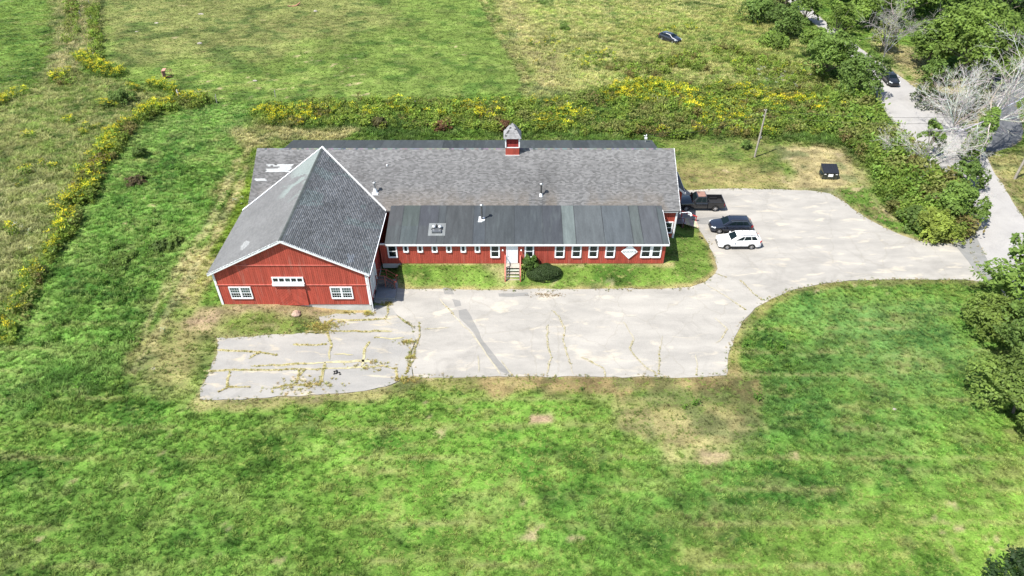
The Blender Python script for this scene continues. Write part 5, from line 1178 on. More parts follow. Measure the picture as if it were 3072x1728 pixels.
# ================================================================== plants
LG = np.array
def leaves(name, C, Rr, n, size, col, seed, shell=.55, parent=None, up=.35, var=.28, mat='leaf', squash=.75, tipcol=None, low=None, wob=1.25):
    """a crown: leaf clumps spread through the shells of several lobes"""
    rg = np.random.default_rng(seed); C = np.array(C, float); Rr = np.array(Rr, float)
    w_ = (Rr[:, 0]*Rr[:, 1]); w_ /= w_.sum(); ids = rg.choice(len(C), n, p=w_)
    d = rg.normal(size=(n, 3)); d /= np.linalg.norm(d, axis=1)[:, None]; d[:, 2] = np.where(d[:, 2] < -.45, -d[:, 2], d[:, 2])
    rad = shell+(1-shell)*rg.random(n)**.5*1.0
    p = C[ids]+d*Rr[ids]*rad[:, None]
    # clump the leaves on small twigs
    sc_ = min(1.6, float(Rr.max())*.55)
    p += (fb3(p, sc_)-.5)*np.array([1, 1, .8])*sc_*wob
    if low is not None: p[:, 2] = np.maximum(p[:, 2], low+rg.random(n)*.3)
    nrm = d*.7+rg.normal(size=(n, 3))*.5+np.array([-.15, -.15, up+.35]); nrm /= np.linalg.norm(nrm, axis=1)[:, None]
    t = np.cross(nrm, rg.normal(size=(n, 3))); t /= np.linalg.norm(t, axis=1)[:, None]; b_ = np.cross(nrm, t)
    s = size*(.5+1.0*rg.random(n)**1.5)[:, None]
    q = np.stack([p-t*s*.9, p-b_*s*.5+nrm*s*.12, p+t*s, p+b_*s*.5-nrm*s*.1], 1)
    lobeg = 1+(rg.random(len(C))-.5)*.6
    cv = (1+(rg.random(n)-.5)*2*var)*lobeg[ids]
    cc = np.array(col)[None]*cv[:, None]; y_ = rg.random(n)[:, None]*.35; cc = cc*(1-y_)+cc*np.array([1.3, 1.14, .85])*y_
    if tipcol is not None: k = rg.random(n) < tipcol[1]; cc[k] = np.array(tipcol[0])*(.8+.4*rg.random(k.sum()))[:, None]
    me = mesh_np(name, q.reshape(-1, 3), np.arange(n*4).reshape(-1, 4), cc, M[mat])
    return put(me, name, parent)
def fb3(p, s):
    return np.stack([vn(p[:, 0]+p[:, 2]*.7, p[:, 1]-p[:, 2]*.5, s, 7), vn(p[:, 1]+p[:, 2]*.6, p[:, 0]+9, s, 8), vn(p[:, 0]+p[:, 1]*.5, p[:, 2], s, 9)], 1)
def tree(u, v, h, rad, label, col, n=7000, size=.22, trunk_h=None, seed=1, kind='broadleaf_tree', cat='tree', lobes=14, trunk=True, off=(0, 0), group=None, spread=1.0):
    x, y = G(u, v); x += off[0]; y += off[1]; z = float(hgt(x, y)); rg = random.Random(seed)
    o = empty(kind, (x, y, z), 0, label, cat, group)
    th_ = trunk_h if trunk_h is not None else h*.35
    C = []; Q = []; zl = th_*.55 if trunk else 0
    for k in range(lobes):
        a = k*2.4+rg.uniform(-.4, .4); f = (k+.5)/lobes          # 0 top .. 1 skirt
        zn = 1-f*.98; rr = rad*rg.uniform(.20, .42)*(1 if k % 5 else .8)
        q_ = rad*.68*spread*math.sqrt(max(0, 1-(zn**1.5)**2))*rg.uniform(.75, 1.08)*(1.22 if k % 5 == 0 else 1)
        C.append((q_*math.cos(a), q_*math.sin(a), zl+(h-zl-rr*.6)*(.16+.80*zn)*rg.uniform(.92, 1.04))); Q.append((rr, rr, min(rr*.85, (h-zl)*.34)))
    C.append((0, 0, zl+(h-zl)*.5)); Q.append((rad*.55, rad*.55, (h-zl)*.42))
    if trunk:
        t = MB((.16, .135, .11)); t.tube([(0, 0, -.3), (rg.uniform(-.2, .2), rg.uniform(-.2, .2), th_*.7), (0, 0, h*.55)], [max(.1, h*.022), max(.08, h*.018), .06], 8); t.build('trunk', 'bark', o)
        for c in C[::2]:
            t = MB((.17, .145, .12)); z0 = th_*rg.uniform(.55, 1.1); m_ = Vector(c)*.5+Vector((0, 0, z0*.5+.3)); t.tube([(0, 0, z0), m_, c], [h*.011, h*.008, .03], 6); t.build('limb', 'bark', o)
    leaves('crown', C, Q, n, size, col, seed, parent=o)
    return o
def dead(u, v, h, spread, label, seed, nmain=7, col=(.30, .285, .26), lean=(0, 0), th_=.25, kind='dead_tree', flat=.5, depth=4, mains=None, r0=None):
    x, y = G(u, v); rg = random.Random(seed); o = empty(kind, (x, y, float(hgt(x, y))), 0, label, 'dead tree')
    r0 = r0 or h*.011
    top = Vector((lean[0], lean[1], h*th_)); t = MB(col); t.tube([(0, 0, -.3), top*.5+Vector((.1, 0, 0)), top], [r0*1.3, r0*1.1, r0], 8); t.build('trunk', 'bark', o)
    def grow(mb, p, d, L, r, lv):
        n = 5; pts = [p]; q = p; dd = d.copy()
        for k in range(n):
            dd = (dd+Vector((rg.gauss(0, .16), rg.gauss(0, .16), rg.gauss(.02, .13)))).normalized(); q = q+dd*L/n; pts.append(q)
        mb.tube(pts, [r*(1-.75*k/n) for k in range(n+1)], 4 if lv > 1 else 6, tuple(c*rg.uniform(.85, 1.15) for c in col), cap=False)
        if lv >= depth or L < .4: return
        for k in range(rg.randint(5, 7)):
            i_ = rg.randint(1, n); s = rg.uniform(.35, .62); ax = Vector((rg.gauss(0, 1), rg.gauss(0, 1), rg.gauss(0, .6)))
            nd2 = ((pts[i_]-pts[i_-1]).normalized()+ax.normalized()*.85).normalized()
            grow(mb, pts[i_], nd2, L*s, max(.014, r*.52), lv+1)
    for k in range(nmain):
        if mains: d = Vector(mains[k][:3]).normalized(); L = mains[k][3]
        else:
            a = 2*math.pi*k/nmain+rg.uniform(-.4, .4); d = Vector((math.cos(a)*spread/h, math.sin(a)*spread/h, rg.uniform(flat, flat+.6))).normalized(); L = h*rg.uniform(.55, .8)
        mb = MB(col); grow(mb, Vector((lean[0], lean[1], h*th_*rg.uniform(.75, 1))), d, L, r0*.75, 1); mb.build('limb', 'bark', o, fix=False)
    return o
GRN = (.155, .240, .045); DGR = (.110, .180, .040); LGR = (.200, .260, .046); MGR = (.140, .225, .046)
# roadside trees, from the far left of the road to the junction
tree(1905, 55, 5.5, 4.5, 'dark round tree at the top edge, left of the road', DGR, 5200, .24, 1.0, 11)
tree(1965, 90, 6.0, 4.6, 'dark green tree left of the road, with a pale-leaved neighbour above', DGR, 5600, .24, 1.0, 12)
tree(1975, 20, 6.0, 3.6, 'grey-green tree beside the road at the very top', (.085, .11, .05), 4200, .22, 1.2, 13)
tree(1945, 118, 2.6, 3.3, 'low bright green rounded bush in front of the dark roadside tree', GRN, 3600, .2, .3, 14, 'shrub', 'shrub', trunk=False)
tree(2072, 195, 9.0, 5.2, 'tall dark leafy tree on the near side of the road, left of the black car', MGR, 7000, .24, 1.6, 15)
tree(2040, 150, 6.2, 3.0, 'slender green tree behind the tall dark roadside tree', GRN, 3800, .22, 1.4, 16)
tree(2150, 245, 7.5, 4.6, 'bushy tree half covering the road beside the black car', DGR, 6400, .22, 1.4, 17)
tree(2215, 130, 6.5, 2.6, 'small leafy tree above the black car on the road edge', LGR, 3400, .2, 1.5, 18)
tree(2190, 70, 10, 6.2, 'large bright green tree across the road near the top', GRN, 9000, .28, 2.5, 19)
tree(2290, 45, 10, 5.6, 'second large green tree across the road at the top edge', MGR, 8000, .28, 2.5, 20)
tree(2110, 10, 9, 5.0, 'green tree at the top edge just right of the road', GRN, 6000, .28, 2.5, 21)
tree(2420, 190, 12, 8.4, 'very large bright green maple behind the bare white trees', (.140, .215, .042), 17000, .30, 2.5, 22, lobes=24)
tree(2330, 165, 8, 5.0, 'round green tree left of the very large maple', MGR, 6500, .27, 2.0, 23)
tree(2340, 210, 4.2, 3.0, 'low dark bush at the foot of the large maple', DGR, 2600, .2, .4, 24, 'shrub', 'shrub', trunk=False)
tree(2510, 60, 12, 5.0, 'dark evergreen-looking tree in the top right corner', (.025, .055, .018), 7000, .24, 2.0, 25)
tree(2450, 10, 11, 6.0, 'dark tree behind the large maple at the top edge', (.03, .065, .018), 6500, .28, 2.0, 26)
tree(2620, 110, 11, 6.5, 'green tree cut by the right frame edge above the driveway', DGR, 6500, .28, 2.0, 27)
dead(2215, 165, 9.5, 5, 'bare grey dead tree rising above the road near the top', 31, 7, th_=.25, depth=4, flat=.8)
dead(2392, 335, 10.5, 7, 'wide bare whitish dead tree beside the dark driveway', 32, 11, th_=.12, flat=.55, depth=4, col=(.50, .485, .45), r0=.09)
tree(2330, 262, 2.6, 3.0, 'low dark bush left of the wide bare whitish tree', (.06, .09, .03), 2600, .18, .2, 91, 'shrub', 'shrub', trunk=False)
tree(2400, 285, 2.8, 3.6, 'low dark brushy thicket under the wide bare whitish tree', (.05, .075, .03), 3200, .18, .2, 92, 'shrub', 'shrub', trunk=False)
tree(2450, 262, 2.4, 3.0, 'low dark bush between the bare whitish tree and the driveway', (.06, .09, .03), 2400, .18, .2, 93, 'shrub', 'shrub', trunk=False)
dead(2428, 400, 15.5, 9, 'tall bare white dead tree with ivy-covered trunk leaning over the road', 33, 9, th_=.40, lean=(1.2, .3), depth=4, col=(.42, .405, .375), r0=.13,
     mains=[(.5, .3, 1, 9), (.9, .2, .7, 8.5), (.7, .6, .9, 9), (.3, .8, 1, 8), (-.3, .4, .8, 6), (-1, -.4, .0, 6), (.7, -.5, .1, 6), (-.5, -.9, -.1, 5), (1, .5, .35, 7)])
iv = bpy.data.objects[[o.name for o in bpy.data.objects if o.name.startswith('dead_tree')][-1]]
leaves('ivy', [(.2, 0, .8), (.4, .1, 1.9), (.7, .1, 3.0), (.9, .2, 4.1), (1.1, .2, 5.3), (1.3, .3, 6.4)], [(1.4, 1.3, 1.0), (1.6, 1.4, 1.0), (1.5, 1.3, 1.0), (1.3, 1.2, 1), (1.1, 1.0, 1), (.8, .7, .9)], 5200, .18, MGR, 41, parent=iv, wob=.6)
dead(2330, 425, 7, 8, 'bare white dead tree sprawling out of the roadside thicket', 34, 7, th_=.2, flat=-.05, depth=4, col=(.42, .405, .375), r0=.08)
dead(2440, 540, 3.4, 4, 'small bare branching snag at the road edge of the thicket', 35, 5, th_=.2, flat=.1, depth=4, col=(.42, .405, .375), r0=.045)
tree(2328, 392, 6.2, 1.7, 'narrow ivy-green tree beside the road in front of the dead trees', MGR, 2800, .18, .6, 42)
tree(2395, 545, 4.6, 3.2, 'round dense green tree at the road end of the thicket', MGR, 5200, .20, .6, 43)
tree(2345, 590, 3.2, 3.0, 'yellowish green bush in the front of the thicket', LGR, 4200, .18, .3, 44, 'shrub', 'shrub', trunk=False)
tree(2420, 470, 4.0, 2.6, 'dark bush beside the road, behind the round thicket tree', DGR, 3200, .19, .3, 45, 'shrub', 'shrub', trunk=False)
tree(2305, 570, 2.4, 2.6, 'low dark bush at the near left of the thicket', DGR, 3200, .17, .2, 46, 'shrub', 'shrub', trunk=False)
tree(2245, 400, 2.4, 3.6, 'broad low bush where the thicket meets the goldenrod', MGR, 4200, .17, .1, 47, 'shrub', 'shrub', trunk=False)
# trees over the right edge
tree(2580, 820, 10.5, 5.4, 'leafy maple at the right frame edge beside the drive mouth', MGR, 9500, .24, 2.0, 51, lobes=18)
tree(2525, 860, 5.0, 4.3, 'yellow-green bush at the lawn edge below the maple', (.140, .205, .042), 9500, .17, .5, 52, lobes=16)
tree(2550, 1040, 6.0, 4.7, 'wide lime green tree standing on the right lawn', (.150, .225, .050), 14000, .16, 1.0, 53, lobes=20)
tree(2580, 940, 8.5, 5.0, 'dark tree behind the lime green tree on the right edge', DGR, 7000, .2, 1.5, 54)
tree(2630, 1520, 5.0, 4.2, 'dark glossy tree cut off by the bottom right corner', (.028, .055, .018), 9500, .14, 1.0, 55, lobes=18)
# yew and shrub at the steps
yx, yy0 = 3.35, 57.05
yw = empty('yew_bush', (yx, yy0, float(hgt(yx, yy0))-.1), 0, 'dark clipped round yew bush beside the front steps', 'bush')
t = MB((.12, .09, .07)); t.tube([(0, 0, -.1), (.05, 0, .5), (.1, .1, .9)], [.10, .08, .05], 6); t.build('trunk', 'bark', yw)
leaves('crown', [(0, 0, .50), (.75, .1, .45), (-.75, 0, .48), (.2, .3, .75)], [(1.55, 1.0, .88), (1.15, .85, .72), (1.15, .85, .75), (1.0, .7, .62)], 15000, .07, (.040, .070, .022), 61, shell=.86, parent=yw, wob=.22)
tree(1334, 684, 1.7, 1.15, 'brighter green leafy shrub between the steps and the yew', (.060, .115, .020), 3000, .12, .1, 62, 'shrub', 'shrub', trunk=False, off=(0, .35))
# hillside bushes on the left
for a in ((800/2.264, 560+560/2.264*1, 0), ): pass
tree(2100, 95, 7.5, 3.2, 'leafy tree overhanging the pale road from its left verge', GRN, 4200, .22, 1.2, 27)
tree(2020, 60, 6.5, 3.0, 'slim leafy tree between the road and the dark trees near the top', MGR, 3600, .22, 1.2, 36)
tree(2230, -10, 9, 6, 'tall green tree at the top edge behind the roadside trees', GRN, 7000, .28, 1.5, 28)
tree(2340, 20, 9, 6, 'green tree filling the gap behind the large maple', MGR, 7000, .28, 1.5, 29)
tree(2160, -50, 9, 6, 'green tree at the top frame edge beyond the road bend', GRN, 6000, .28, 1.5, 30)
BS = [(305, 262, 2.2, 2.8, 'dark round bush with goldenrod beside the pasture corner', DGR, 71), (300, 668, 1.0, 2.2, 'low dark leafy bush in the middle of the green bank', MGR, 72), (410, 625, .9, 1.5, 'small dark bush right of centre on the green bank', DGR, 73), (340, 460, .8, 1.5, 'brownish low bramble high on the green bank', (.11, .09, .045), 74),
      (1420, 78, 1.3, 1.4, 'lone small bush in the straw meadow', MGR, 75), (1875, 372, 1.2, .9, 'small dark shrub at the foot of the lawn utility pole', DGR, 76), (440, 612, .8, 1.0, 'tiny bush on the bank nearest the barn roof', MGR, 77), (1115, 328, 1.5, 1.6, 'brown-red dock clump behind the left half of the roof', (.13, .07, .035), 78), (955, 318, 1.5, 1.5, 'dull brown weedy bush behind the roof, left of centre', (.09, .085, .035), 79),
      (355, 392+0, 1.4, 1.2, 'rounded bush at the bend of the goldenrod hedge', DGR, 80), (1270, 325, 1.5, 1.3, 'rusty brown weed clump just left of the cupola', (.15, .08, .04), 81), (2515, 716, 1.2, 1.0, 'small bush at the tip of the lawn by the drive mouth', GRN, 82), (1742, 252, 1.6, 1.5, 'dark bush among goldenrod right of the cupola', DGR, 83)]
for u, v, h, rr, lb, c, s in BS: tree(u, v, h, rr, lb, c, int(900+900*rr), .14, .1, s, 'shrub', 'shrub', lobes=9, trunk=False)

# ---- instanced ground cover
hid = bpy.data.collections.new('plant_kinds')
def proto(name, V, F, C, mat='blade'):
    me = mesh_np(name, V, F, C, M[mat]); o = bpy.data.objects.new(name, me); hid.objects.link(o); return o
def tuft(n, h, wd, spread, seed, ca=(1, 1, 1), lean=.5, tip=1.35):
    rg = np.random.default_rng(seed); V = []; C = []
    for k in range(n):
        a = rg.uniform(0, 6.28); b_ = rg.uniform(0, spread)*np.array([math.cos(a), math.sin(a)]); a2 = a+rg.normal(0, .7); hh = h*rg.uniform(.55, 1.1); ln = lean*hh*rg.uniform(.3, 1.3)
        t = np.array([-math.sin(a2), math.cos(a2)])*wd*.5; e = b_+np.array([math.cos(a2), math.sin(a2)])*ln; m_ = b_+(e-b_)*.4
        V += [(*(b_-t), -.05), (*(b_+t), -.05), (*(m_+t*.8), hh*.6), (*(e+t*.15), hh), (*(e-t*.15), hh), (*(m_-t*.8), hh*.6)]; g = rg.uniform(.75, 1.25); C += [[g*.85*x for x in ca], [g*tip*x for x in ca]]
    n6 = np.arange(n)[:, None]*6; F = np.stack([n6+np.array([[0, 1, 2, 5]]), n6+np.array([[5, 2, 3, 4]])], 1).reshape(-1, 4)
    return V, F, C
def leafy(n, h, rad, size, seed, col=(1, 1, 1), top=None, ntop=0, topsize=.08):
    rg = np.random.default_rng(seed); p = np.stack([rg.normal(0, rad*.5, n), rg.normal(0, rad*.5, n), rg.uniform(.05, 1, n)*h], 1)
    col_ = np.tile(np.array(col, float), (n, 1))*(.7+.6*rg.random(n))[:, None]; sz = np.full(n, size)
    if ntop:
        q = np.stack([rg.normal(0, rad*.5, ntop), rg.normal(0, rad*.5, ntop), h*rg.uniform(.88, 1.15, ntop)], 1); p = np.concatenate([p, q]); col_ = np.concatenate([col_, np.tile(np.array(top, float), (ntop, 1))*(.75+.5*rg.random(ntop))[:, None]]); sz = np.concatenate([sz, np.full(ntop, topsize)])
    m_ = len(p); nr = rg.normal(size=(m_, 3))*.7+np.array([0, 0, .8]); nr /= np.linalg.norm(nr, axis=1)[:, None]; t = np.cross(nr, rg.normal(size=(m_, 3))); t /= np.linalg.norm(t, axis=1)[:, None]; b_ = np.cross(nr, t); s = sz[:, None]*(.6+.8*rg.random((m_, 1)))
    q = np.stack([p-t*s, p-b_*s*.45, p+t*s, p+b_*s*.45], 1)
    return q.reshape(-1, 3), np.arange(m_*4).reshape(-1, 4), col_
def coll(name, objs):
    c = bpy.data.collections.new(name)
    for o in objs: c.objects.link(o)
    return c
def scatter(name, label, cat, x, y, z, tint, scl, c, seed, flat=1.0):
    n = len(x); me = bpy.data.meshes.new(name); me.vertices.add(n); me.vertices.foreach_set('co', np.stack([x, y, z], 1).astype(np.float32).ravel())
    rg = np.random.default_rng(seed)
    tint = np.asarray(tint)*1.45
    a = me.attributes.new('tint', 'FLOAT_COLOR', 'POINT'); a.data.foreach_set('color', np.concatenate([tint, np.ones((n, 1))], 1).astype(np.float32).ravel())
    a = me.attributes.new('scl', 'FLOAT_VECTOR', 'POINT'); a.data.foreach_set('vector', np.stack([scl*(1+0*x), scl, scl*flat*rg.uniform(.75, 1.25, n)], 1).astype(np.float32).ravel())
    a = me.attributes.new('rot', 'FLOAT_VECTOR', 'POINT'); a.data.foreach_set('vector', np.stack([rg.normal(0, .12, n), rg.normal(0, .12, n), rg.uniform(0, 6.28, n)], 1).astype(np.float32).ravel())
    o = put(me, name, kind='stuff', label=label, cat=cat)
    g = bpy.data.node_groups.new(name+'_nodes', 'GeometryNodeTree'); g.interface.new_socket('Geometry', in_out='INPUT', socket_type='NodeSocketGeometry'); g.interface.new_socket('Geometry', in_out='OUTPUT', socket_type='NodeSocketGeometry')
    N = g.nodes; L = g.links; gi = N.new('NodeGroupInput'); go = N.new('NodeGroupOutput'); ip = N.new('GeometryNodeInstanceOnPoints'); ci = N.new('GeometryNodeCollectionInfo'); ci.inputs[0].default_value = c; ci.inputs['Separate Children'].default_value = True; ci.inputs['Reset Children'].default_value = True
    ip.inputs['Pick Instance'].default_value = True
    sa = N.new('GeometryNodeInputNamedAttribute'); sa.data_type = 'FLOAT_VECTOR'; sa.inputs[0].default_value = 'scl'; ra = N.new('GeometryNodeInputNamedAttribute'); ra.data_type = 'FLOAT_VECTOR'; ra.inputs[0].default_value = 'rot'
    e2 = N.new('FunctionNodeEulerToRotation')
    L.new(gi.outputs[0], ip.inputs['Points']); L.new(ci.outputs[0], ip.inputs['Instance']); L.new(sa.outputs[0], ip.inputs['Scale']); L.new(ra.outputs[0], e2.inputs[0]); L.new(e2.outputs[0], ip.inputs['Rotation']); L.new(ip.outputs[0], go.inputs[0])
    md = o.modifiers.new('scatter', 'NODES'); md.node_group = g
    return o
gc = coll('grass_kinds', [proto('grass_tuft_kind', *tuft(16, 1, .16, .75, s, lean=1.1)) for s in (1, 2, 3)])
fc = coll('tall_grass_kinds', [proto('tall_grass_kind', *tuft(18, .8, .11, .40, s, lean=1.3, tip=1.5)) for s in (4, 5, 6)])
def field_pts(n, seed, y0=22, y1=172, dens=None):
    rg = np.random.default_rng(seed); y = y0+(y1-y0)*rg.random(n*2)
    half = .78*(y*cs+HC*sn)+3; x = (rg.random(n*2)*2-1)*110; k = np.abs(x) < half; x, y = x[k][:n], y[k][:n]
    d = np.full(len(x), 1e9)
    for P in PAVED: d = np.minimum(d, sdf(x, y, P))
    b1 = sdf(x, y, [(-29.2, 52.3), (-14.0, 52.3), (-14.0, 58.6), (16.3, 58.6), (18.3, 63.6), (18.3, 82.4), (-28.9, 82.4)])
    pad = sdf(x, y, [(-14.1, 53.9), (-12.0, 53.9), (-12.0, 56.7), (-14.1, 56.7)]); rp = sdf(x, y, [(18, 64.6), (23, 64.6), (23, 66.4), (18, 66.4)])
    k = (d > .05+rg.random(len(x))*.12) & (b1 > .1) & (pad > 0) & (rp > 0)
    return x[k], y[k]
def gheight(x, y):
    # same relief as the ground sheet
    d = np.full(len(x), 1e9)
    for P in PAVED: d = np.minimum(d, sdf(x, y, P))
    b1 = sdf(x, y, [(-30, 52), (-13, 52), (-13, 58), (17, 58), (19, 63), (19, 83), (-30, 83)])
    f = S(.4, 5, np.minimum(d, b1))
    return hgt(x, y)+f*((fbm(x, y, 14, 5, 3)-.5)*.55+(fbm(x, y, 2.2, 6, 3)-.5)*.22)
def specks(b_, s_, sh, rg, x, y):
    f = fbm(x+y*.35, y*1.9, 1.3, 131, 4)+rg.normal(0, .05, len(x)); k = S(.46, .60, f+(sh-.45)*.25)[:, None]*.85; c = b_*(1-k)+s_*k; return c*(1+(rg.random((len(b_), 1))-.5)*.6)
x, y = field_pts(250000, 5); rg = np.random.default_rng(6); gb2, gs2, gh2, gt2 = landcover(x, y)
tall = gt2 > .27
k = ~tall & (rg.random(len(x)) < np.clip(.25+gt2*5, 0, 1)); xx, yy = x[k], y[k]
scatter('short_grass', 'short mown green and dry grass around the barn and lots', 'grass', xx, yy, gheight(xx, yy), specks(gb2[k], gs2[k], gh2[k], rg, xx, yy), np.clip(gt2[k]*1.15, .05, .3)*(.6+.8*rg.random(k.sum())), gc, 1)
x2, y2 = field_pts(420000, 15); gb3, gs3, gh3, gt3 = landcover(x2, y2); k = gt3 > .25; xx, yy = x2[k], y2[k]
k1 = k.nonzero()[0]
scatter('tall_grass', 'tall uncut meadow grass and weeds on the banks and meadow', 'grass', xx, yy, gheight(xx, yy), specks(gb3[k], gs3[k], gh3[k], rg, xx, yy), gt3[k]*(.5+1.0*rg.random(len(xx))), coll('meadow_kinds', list(fc.objects)+[proto('leafy_weed_kind', *leafy(20, .8, .55, .17, 19))]), 2)
def inpoly(poly, dens, seed, rag=1.5):
    rg = np.random.default_rng(seed); P = np.array(poly); lo = P.min(0)-1; hi = P.max(0)+1; n = int((hi-lo).prod()*dens); x = lo[0]+(hi-lo)[0]*rg.random(n); y = lo[1]+(hi-lo)[1]*rg.random(n)
    d = sdf(x, y, poly)+(fbm(x, y, 2.5, seed, 3)-.5)*2*rag
    dp = np.full(n, 1e9)
    for Q in PAVED: dp = np.minimum(dp, sdf(x, y, Q))
    b1 = sdf(x, y, [(-29.5, 52.3), (-14.0, 52.3), (-14.0, 58.6), (16.3, 58.6), (18.5, 63.6), (18.6, 82.9), (-29.2, 82.9)])
    k = (d < 0) & (dp > .4) & (b1 > .3); return x[k], y[k]
def along(pts, wd, dens, seed):
    rg = np.random.default_rng(seed); P = np.array(pts); lo = P.min(0)-wd; hi = P.max(0)+wd; n = int((hi-lo).prod()*dens); x = lo[0]+(hi-lo)[0]*rg.random(n); y = lo[1]+(hi-lo)[1]*rg.random(n)
    d = linedist(x, y, pts); ww = wd*(.35+.95*fbm(x, y, 5, seed, 2)); k = d < ww; return x[k], y[k]
YEL = (.66, .58, .04)
gold = coll('goldenrod_kinds', [proto('goldenrod_kind', *leafy(34, 1.0, .42, .13, 20+s, (1, 1, 1), (YEL[0]/.11, YEL[1]/.17, YEL[2]/.03), 22, .065), 'blade') for s in range(3)])
green_w = coll('weed_kinds', [proto('tall_weed_kind', *leafy(48, 1.0, .42, .15, 30+s), 'blade') for s in range(3)])
HEDGE = D([(500,254),(470,250),(430,262),(380,282),(330,312),(300,330),(270,372),(250,410),(228,450),(212,480),(200,510)])
HEDGE2 = D([(185,545),(160,590),(130,635),(105,680),(75,735),(45,790),(15,850)])
gx_, gy_ = [], []; wx_, wy_ = [], []
def addg(a): gx_.append(a[0]); gy_.append(a[1])
def addw(a): wx_.append(a[0]); wy_.append(a[1])
def clumped(a, thr, sc_, seed): k = fbm(a[0], a[1], sc_, seed, 3) > thr; return a[0][k], a[1][k]
BAND = D([(640,278),(760,262),(960,255),(1200,262),(1380,262),(1520,235),(1700,215),(1900,230),(2040,245),(2120,290),(2160,330),(1960,345),(1700,345),(1400,338),(1000,330),(760,320),(640,315)])
addg(clumped(inpoly(BAND, 1.7, 40), .53, 5.5, 41)); addw(inpoly(BAND, 2.6, 42))
addg(clumped(inpoly(D([(640,285),(800,268),(1000,262),(1250,275),(1350,290),(1330,305),(1000,300),(700,302)]), 1.5, 45), .46, 3.5, 46))
addg(clumped(inpoly(D([(1500,225),(1650,205),(1720,215),(1980,240),(2080,250),(1900,285),(1700,290),(1600,265)]), 2.4, 43), .50, 4, 44))
for Hh, wd in ((HEDGE, 1.7), (HEDGE2, 1.0)): addg(along(Hh, wd, 2.4, 50)); addw(along([(a+.5, b_-.7) for a, b_ in Hh], wd*1.1, 2.6, 51))
addg(along(D([(60,238),(30,250),(-10,268)]), 1.6, 2.5, 52)); addg(along(D([(215,150),(230,165),(262,183),(290,190)]), 1.8, 2.5, 53)); addg(along(D([(150,205),(178,185)]), 1.6, 2.5, 54)); addg(along(D([(385,212),(420,228),(455,245)]), 1.0, 2.5, 55)); addg(along(D([(270,270),(300,275)]), 1.0, 2, 56)); addg(along(D([(330,228),(360,235)]), .8, 2, 57)); addg(along(D([(-5,870),(10,835),(2,800)]), 1.2, 2, 59))
addw(along(D([(235,20),(242,90),(246,150)]), 1.3, 2.2, 58)); addw(along(D([(180,10),(185,80),(180,110)]), 1.5, 1.4, 60)); addw(along(D([(160,200),(190,195),(170,215)]), 1.6, 2.4, 61))
for q, pt in enumerate([(75,345),(70,435),(125,425),(180,310),(230,320),(55,470),(30,590),(200,340),(145,530)]): addg(along(D([pt, (pt[0]+8, pt[1]+4)]), .9, 2.0, 62+q))
addg(clumped(inpoly(D([(1300,120),(1700,60),(1950,60),(2050,200),(1700,220),(1400,230)]), .35, 75), .60, 8, 76)); addw(clumped(inpoly(D([(1500,170),(1850,120),(2080,190),(2180,330),(2050,350),(1700,240)]), 1.6, 77), .45, 6, 78))
def mk(xs_, ys_, name, label, cat, tint0, c, smin, smax, seed):
    x = np.concatenate(xs_); y = np.concatenate(ys_); rg = np.random.default_rng(seed); n = len(x)
    ti = np.array(tint0)[None]*(.7+.6*rg.random((n, 1)))*(1+(rg.random((n, 3))-.5)*.2)*(.62+.76*fbm(x, y, 3.0, seed+160, 3))[:, None]
    if name in ('tall_weeds', 'knotweed_thicket'):
        bz = (S(.56, .68, fbm(x, y, 3.2, seed+170, 3))*.75)[:, None]; ti = ti*(1-bz)+np.array([[.165, .17, .055]])*bz; bz = (S(.62, .72, fbm(x, y, 2.4, seed+180, 3))*.7)[:, None]; ti = ti*(1-bz)+np.array([[.13, .085, .04]])*bz
    h2 = (smin+(smax-smin)*rg.random(n))*(.7+.6*fbm(x, y, 4.0, seed+190, 2))
    return scatter(name, label, cat, x, y, gheight(x, y)-.05, ti, h2, c, seed)
mk(gx_, gy_, 'goldenrod', 'yellow flowering goldenrod in bands behind the barn and along the hedge', 'wildflowers', (.085, .135, .02), gold, .85, 1.35, 3)
mk(wx_, wy_, 'tall_weeds', 'dense waist-high green weeds among the goldenrod', 'weeds', (.135, .185, .030), green_w, .7, 1.3, 4)
# knotweed thicket down to the junction
T1x, T1y = inpoly(D([(2080,255),(2190,255),(2235,330),(2290,385),(2390,470),(2425,560),(2440,590),(2390,600),(2320,590),(2245,545),(2205,490),(2190,440),(2130,370),(2080,340),(1990,300)]), 3.2, 80, .8)
mk([T1x], [T1y], 'knotweed_thicket', 'dense green thicket of broad-leaved weeds between the lot and the road', 'thicket', (.120, .180, .030), coll('thicket_kinds', [proto('thicket_weed_kind', *leafy(60, 1.2, .55, .17, 90+s), 'blade') for s in range(3)]), .9, 1.7, 5)
# broad green weeds on the left bank
BX, BY = clumped(inpoly(D([(250,450),(600,400),(560,560),(480,640),(430,700),(330,800),(370,900),(120,1050),(0,1000),(80,850),(150,650)]), 1.6, 82), .50, 4.5, 83)
BX2, BY2 = clumped(inpoly(D([(1840,880),(1900,800),(1960,860),(1980,960),(1880,990),(1500,985),(1100,985),(1500,1000),(1860,1030),(2050,1050),(2150,950)]), .8, 84), .55, 2.5, 85)
mk([BX, BX2], [BY, BY2], 'broadleaf_weeds', 'patches of bright broad-leaved weeds on the left bank and lawn edge', 'weeds', (.085, .165, .026), green_w, .25, .75, 6)
